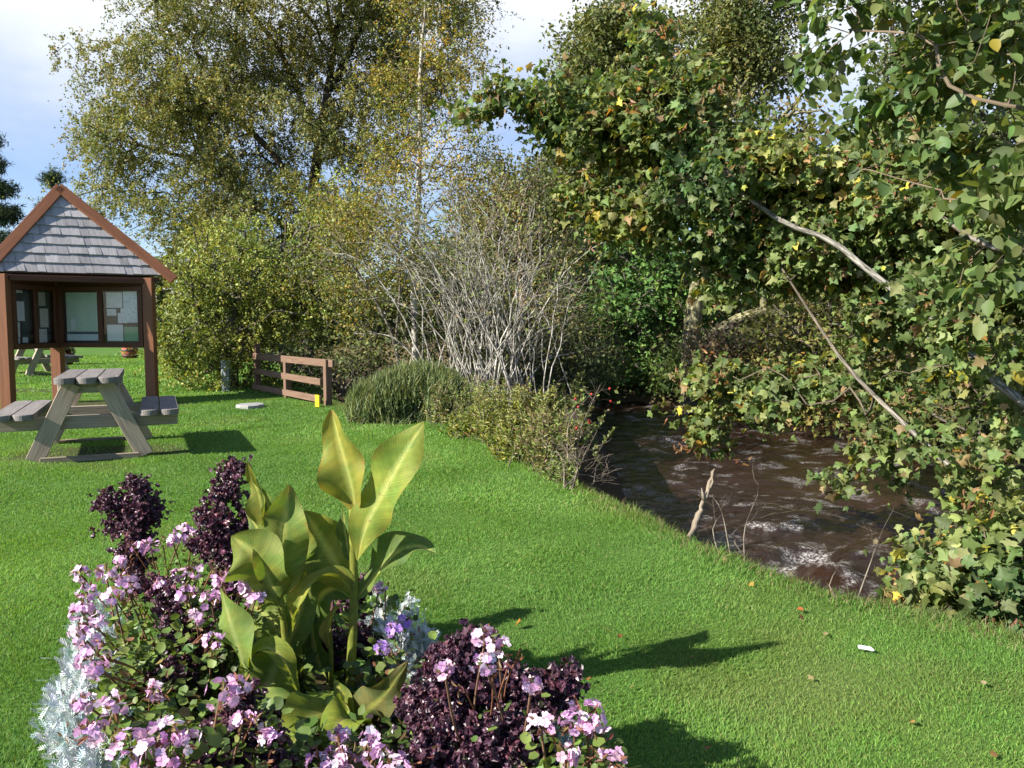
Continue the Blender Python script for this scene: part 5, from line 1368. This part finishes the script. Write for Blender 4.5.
perilla('small purple frilly tuft behind the right canna stalk', 6, BS(335, 2.62), [(345, 600, 2.65, 14, 18, .05), (330, 640, 2.6, 18, 22, .06), (355, 640, 2.6, 14, 16, .05)], 60, 6)

PAL_SIL = [(5, (.50, .56, .57)), (3, (.60, .65, .65)), (2, (.36, .43, .43))]
def dusty(label, seed, px, py, h, rad, n=150):
    rng = np.random.default_rng(seed); g = G(px, py, h); root = thing('silver_ragwort', label, 'plant', (g[0], g[1], .03), 0, 'silver-leaved plants edging the flower bed')
    sb = MB(); lb = MB(); b = np.array([g[0], g[1], .02])
    k = 16; tips = []
    for i in range(k):
        d = nrm(rng.standard_normal(3)); d[2] = abs(d[2]); t = b + np.array([d[0] * rad, d[1] * rad, .04 + d[2] * (h - .03)])
        sb.tube(resample([b, (b + t) / 2 + (0, 0, .03), t], .03), .003, 4, (3, 3, 3), cap=False); tips.append((t, d))
    sb.build('stems', M['bark'], root)
    ti = rng.integers(0, k, n); p = np.array([tips[i][0] for i in ti]); d = np.array([tips[i][1] for i in ti])
    u = rng.uniform(.45, 1.05, (n, 1)); p = b + (p - b) * u + rng.standard_normal((n, 3)) * .015
    al = d * .8 + rng.standard_normal((n, 3)) * .55 + (0, 0, .25); nn = rng.standard_normal((n, 3)) * .5 + (0, 0, 1) - d * .2
    scatter(lb, 'lacy', p, al, nn, rng.uniform(.024, .044, n), pick(rng, n, PAL_SIL, .1)); lb.build('foliage', M['silver'], root)
for q, (px, py, h, rad, lab) in enumerate([(98, 612, .27, .085, 'topmost silver plant of the left edge row, beneath the first pink flowers'), (90, 645, .25, .09, 'silver plant second from the top along the left edge of the bed'), (84, 675, .23, .095, 'middle silver plant bulging onto the lawn at the left edge'),
        (84, 705, .22, .095, 'silver plant reaching farthest left over the lawn'), (98, 735, .22, .085, 'silver plant second from the bottom of the left edge'), (106, 766, .24, .085, 'lowest silver plant at the left bottom of the bed'),
        (388, 598, .27, .10, 'silver plant directly right of the tall canna stalk'), (400, 640, .24, .11, 'silver plant below right of the canna, among violet flowers'), (424, 645, .20, .09, 'silver plant beside the top left of the purple dome'),
        (556, 742, .22, .06, 'small bluish silver tuft between the purple dome and pink heads')]):
    dusty(lab, 600 + q, px, py, h, rad, 950 if q < 9 else 340)

PINK = [(5, (.70, .43, .63)), (3, (.74, .55, .69)), (1.2, (.60, .31, .54)), (1.2, (.76, .66, .73))]
VIO = [(3, (.42, .25, .66)), (2, (.55, .33, .75)), (1, (.75, .5, .8))]
HEADS = [  # plant: label, base px/Y, leaf count, heads (px,py,h,r)
    ('upper left pink geranium beside the silver row and the first purple spire', (160, 2.55), 60, [(81, 575, .42, .036), (106, 575, .43, .04), (125, 584, .43, .04), (87, 592, .42, .034), (114, 598, .42, .036), (120, 562, .44, .03)]),
    ('left edge pink geranium directly above the silver plants', (172, 2.4), 70, [(81, 611, .40, .034), (92, 622, .40, .038), (87, 641, .40, .036), (93, 660, .39, .042), (98, 672, .38, .03), (78, 632, .38, .026)]),
    ('pink geranium behind, between the two purple spires', (180, 2.95), 60, [(183, 532, .46, .04), (206, 523, .47, .036), (192, 538, .45, .036), (140, 548, .45, .03), (150, 545, .46, .034), (172, 540, .45, .03)]),
    ('pink geranium in the middle left with reddish seed stalks', (170, 2.5), 70, [(163, 584, .44, .030), (187, 594, .43, .036), (195, 571, .45, .032), (197, 618, .41, .028), (178, 575, .44, .026)]),
    ('pink geranium just left of the left canna leaves', (230, 2.55), 50, [(223, 580, .44, .034), (240, 592, .43, .036), (256, 598, .43, .034), (211, 600, .43, .03), (213, 640, .40, .03)]),
    ('leafy green geranium with few blooms at left centre', (145, 2.1), 120, [(160, 690, .38, .032), (114, 706, .36, .040), (84, 703, .34, .034), (92, 733, .32, .036)]),
    ('bottom left pink geranium with the largest flower heads', (150, 1.75), 90, [(130, 747, .38, .046), (148, 755, .37, .044), (168, 733, .39, .042), (155, 765, .36, .04), (186, 742, .38, .03)]),
    ('pink geranium in front of the low canna leaves', (228, 1.9), 40, [(221, 694, .42, .042), (237, 689, .42, .038), (243, 722, .37, .026), (268, 734, .34, .026)]),
    ('low pink geranium at the bottom centre in front of the cannas', (345, 1.85), 70, [(340, 736, .26, .026), (368, 738, .26, .026), (318, 764, .24, .032), (338, 757, .25, .034), (352, 757, .25, .032), (376, 756, .26, .034), (392, 765, .26, .036)]),
    ('violet-pink geranium behind the right canna stalk near the silver plants', (385, 2.6), 50, [(379, 588, .34, .024), (382, 648, .28, .024), (394, 630, .30, .026), (404, 622, .30, .022)]),
    ('pink blooms rising through the purple dome', (490, 2.05), 2, [(486, 637, .53, .030), (499, 646, .52, .028), (444, 671, .50, .020), (484, 664, .52, .028), (532, 684, .46, .022)]),
    ('pale pink geranium at the right end of the bed below the dome', (570, 1.85), 40, [(541, 728, .36, .036), (572, 722, .37, .036), (585, 716, .38, .048), (597, 726, .36, .034), (566, 755, .33, .030)]),
    ('rightmost pink geranium head at the bottom edge of the bed', (612, 1.75), 16, [(612, 762, .32, .036)]),
]
def geranium(label, base, nleaf, heads, seed):
    rng = np.random.default_rng(seed); b = BS(*base); root = thing('pink_geranium', label, 'plant', b, 0, 'pink-flowered plants in the flower bed')
    sb = MB(); lb = MB(); hp = []
    for px, py, h, r in heads:
        c = G(px, py, h); hp.append(c)
        bb = b + rng.standard_normal(3) * (.05, .05, 0); mid = (bb * .45 + c * .55) + rng.standard_normal(3) * .02; mid[2] = c[2] * .55
        sb.tube(resample([bb, mid, c], .03), .0030, 5, (1.6, 1.0, .8), cap=False)
        r = r * .92; n = int(5 + r * 330); d = nrm(rng.standard_normal((n, 3)) + (0, -.25, .55)); pos = c + d * r * rng.uniform(.75, 1.05, (n, 1)) * (1, 1, .75)
        hm = MB(); viol = 'violet' in label and rng.uniform() < .6
        pal = VIO if viol else PINK
        scatter(hm, 'floret', pos, nrm(rng.standard_normal((n, 3))), d + rng.standard_normal((n, 3)) * .35, rng.uniform(.017, .025, n), pick(rng, n, pal, .08), smooth=False)
        # calyx stalks and a few spent brown buds inside the head
        k = 9; d2 = nrm(rng.standard_normal((k, 3)))
        scatter(hm, 'narrow', c + d2 * r * .3, d2, rng.standard_normal((k, 3)), np.full(k, r * .9), pick(rng, k, [(1, (.20, .14, .06)), (1, (.22, .10, .06)), (1, (.10, .13, .04))]))
        hm.build('flower_head', M['petal'], root)
    for k in range(int(len(heads) * .9)):     # spent stalks
        c0 = hp[rng.integers(len(hp))] + rng.standard_normal(3) * .035; c0[2] -= .04; c0[0] += .03
        sb.tube(resample([b + rng.standard_normal(3) * (.05, .05, 0), (b + c0) / 2 + (0, 0, .05), c0], .04), .0022, 4, (1.9, .9, .6), cap=False)
        q = 5; scatter(lb, 'narrow', c0 + rng.standard_normal((q, 3)) * .012, rng.standard_normal((q, 3)) + (0, 0, .5), rng.standard_normal((q, 3)), np.full(q, .02), pick(rng, q, [(2, (.22, .13, .07)), (1, (.16, .06, .04))]))
    sb.build('stems', M['bark'], root)
    hc = np.array(hp); n = nleaf * 7
    src = hc[rng.integers(0, len(hc), n)]; u = rng.uniform(.25, .95, (n, 1))
    p = b * (1 - u) + src * u + rng.standard_normal((n, 3)) * (.055, .07, .03); p[:, 2] = np.clip(p[:, 2], .04, .40) - .03
    p = p[bed_f(p[:, 0], p[:, 1]) < .88]; n = len(p)
    al = rng.standard_normal((n, 3)); al[:, 2] *= .5; nn = rng.standard_normal((n, 3)) * .5 + (0, -.2, 1)
    scatter(lb, 'round', p, al, nn, rng.uniform(.015, .032, n), pick(rng, n, [(5, (.12, .185, .04)), (3, (.17, .23, .055)), (2, (.07, .12, .03)), (.6, (.24, .19, .06)), (.3, (.20, .09, .05))]))
    lb.build('foliage', M['leaf'], root)
for q, (lab, base, nl, hd) in enumerate(HEADS): geranium(lab, base, nl, hd, 700 + q)
# undergrowth in the bed
rng = np.random.default_rng(9); lb = MB(); n = 2600
a = rng.uniform(0, 2 * PI, n); r = np.sqrt(rng.uniform(0, 1, n)) * .92
r *= .86; pp = np.stack([-.5 - .45 * 1.08 * np.sin(a) * r + np.cos(a) * r * .74, 2.15 + np.sin(a) * r * 1.08, rng.uniform(.05, .18, n)], 1)
al = rng.standard_normal((n, 3)); al[:, 2] = abs(al[:, 2]) * .4
scatter(lb, 'round', pp, al, rng.standard_normal((n, 3)) * .6 + (0, 0, 1), rng.uniform(.02, .045, n), pick(rng, n, [(4, (.06, .11, .025)), (2, (.10, .15, .035)), (1.2, (.13, .09, .04)), (1, (.035, .02, .03))]))
tag(lb.build('bed_undergrowth', M['leaf']), 'low mixed leaves covering the soil of the flower bed', 'ground cover', kind='stuff')

# ivy and leaf litter covering the far bank
rng = np.random.default_rng(19); n = 26000; lb = MB()
t = resample(np.c_[RB[2:11], np.zeros(9)], .01); p = t[rng.integers(0, len(t), n)].copy()
p[:, :2] += rng.normal(0, 1.0, (n, 2)) + nrm(np.array([.6, .7])) * 1.0
z, sl, sr = height(p[:, 0], p[:, 1]); ok = (sr > .25) & (z > WATER_Z + .12); p = p[ok]; z = z[ok]; n = len(p)
p[:, 2] = z + rng.exponential(.06, n)
scatter(lb, 'kite', p, rng.standard_normal((n, 3)) * (1, 1, .5), rng.standard_normal((n, 3)) * .7 + (-.4, -.4, .8), rng.uniform(.06, .14, n), pick(rng, n, [(3, (.17, .12, .065)), (3, (.07, .10, .025)), (2, (.24, .18, .10)), (2, (.11, .14, .04)), (1, (.05, .07, .02))]))
tag(lb.build('bank_cover', M['leaf_far']), 'ivy, weeds and fallen leaves covering the far riverbank', 'ground cover', kind='stuff')

# ------------------------------------------------------------------ sky, sun, camera
w = bpy.data.worlds.new('World'); scene.world = w; w.use_nodes = True
nt = w.node_tree; nt.nodes.clear(); L = nt.links
out = nt.nodes.new('ShaderNodeOutputWorld'); bg = nt.nodes.new('ShaderNodeBackground'); bg.inputs['Strength'].default_value = .09
sky = nt.nodes.new('ShaderNodeTexSky'); sky.sky_type = 'NISHITA'; sky.sun_disc = False
sky.sun_elevation = math.asin(SUN[2]); sky.sun_rotation = math.atan2(SUN[0], SUN[1]) % (2 * PI)
sky.air_density = 1.0; sky.dust_density = .3; sky.ozone_density = 1.6
tc = nt.nodes.new('ShaderNodeTexCoord')
sepx = nt.nodes.new('ShaderNodeSeparateXYZ'); L.new(tc.outputs['Generated'], sepx.inputs[0])
mp = nt.nodes.new('ShaderNodeMapping'); mp.inputs['Scale'].default_value = (1.6, 1.6, 4.2); mp.inputs['Location'].default_value = (.35, .2, .1); L.new(tc.outputs['Generated'], mp.inputs['Vector'])
no = N(nt, 'ShaderNodeTexNoise', i_Scale=1.6, i_Detail=7.0, i_Roughness=.55); L.new(mp.outputs[0], no.inputs['Vector'])
# cloud bank over the northern half of the sky, thicker higher up, open blue overhead and behind
ad = N(nt, 'ShaderNodeMath', operation='MULTIPLY_ADD'); ad.inputs[1].default_value = .34; L.new(no.outputs['Fac'], ad.inputs[0]); L.new(sepx.outputs['Z'], ad.inputs[2])
rp = N(nt, 'ShaderNodeMapRange', interpolation_type='SMOOTHSTEP'); rp.inputs['From Min'].default_value = .29; rp.inputs['From Max'].default_value = .54; L.new(ad.outputs[0], rp.inputs['Value'])
fd = N(nt, 'ShaderNodeMapRange', interpolation_type='SMOOTHSTEP'); fd.inputs['From Min'].default_value = .85; fd.inputs['From Max'].default_value = .55; L.new(sepx.outputs['Z'], fd.inputs['Value'])
fy = N(nt, 'ShaderNodeMapRange', interpolation_type='SMOOTHSTEP'); fy.inputs['From Min'].default_value = -.1; fy.inputs['From Max'].default_value = .5; L.new(sepx.outputs['Y'], fy.inputs['Value'])
m1 = N(nt, 'ShaderNodeMath', operation='MULTIPLY'); L.new(fd.outputs[0], m1.inputs[0]); L.new(fy.outputs[0], m1.inputs[1])
m2 = N(nt, 'ShaderNodeMath', operation='MULTIPLY'); L.new(rp.outputs[0], m2.inputs[0]); L.new(m1.outputs[0], m2.inputs[1]); rp = m2
mx = N(nt, 'ShaderNodeMixRGB'); L.new(rp.outputs[0], mx.inputs[0]); tnt = N(nt, 'ShaderNodeMixRGB', blend_type='MULTIPLY', i_Fac=1.0); tnt.inputs[2].default_value = (.68, .715, .87, 1); L.new(sky.outputs[0], tnt.inputs[1]); L.new(tnt.outputs[0], mx.inputs[1]); mx.inputs[2].default_value = (4.9, 5.1, 5.4, 1)
L.new(mx.outputs[0], bg.inputs['Color']); L.new(bg.outputs[0], out.inputs[0])

sd = bpy.data.lights.new('sun', 'SUN'); sd.energy = 5.0; sd.angle = math.radians(.5); sd.color = (1, .94, .84)
so = bpy.data.objects.new('sun', sd); COL.objects.link(so)
so.rotation_euler = Vector(SUN).to_track_quat('Z', 'Y').to_euler()
cd = bpy.data.cameras.new('camera'); co = bpy.data.objects.new('camera', cd); COL.objects.link(co)
cd.sensor_width = 36; cd.lens = F_PX / 1024 * 36; cd.clip_start = .05; cd.clip_end = 3000
co.location = (0, 0, CAM_H); co.rotation_euler = (PI / 2 - PITCH, 0, 0)
scene.camera = co
scene.view_settings.view_transform = 'Standard'; scene.view_settings.look = 'None'; scene.view_settings.exposure = 1.3; scene.view_settings.gamma = 1
cy = scene.cycles
cy.max_bounces = 6; cy.diffuse_bounces = 3; cy.glossy_bounces = 3; cy.transmission_bounces = 4; cy.transparent_max_bounces = 8
cy.use_denoising = True; cy.denoiser = 'OPENIMAGEDENOISE'; cy.denoising_input_passes = 'RGB_ALBEDO_NORMAL'; cy.sample_clamp_indirect = 6
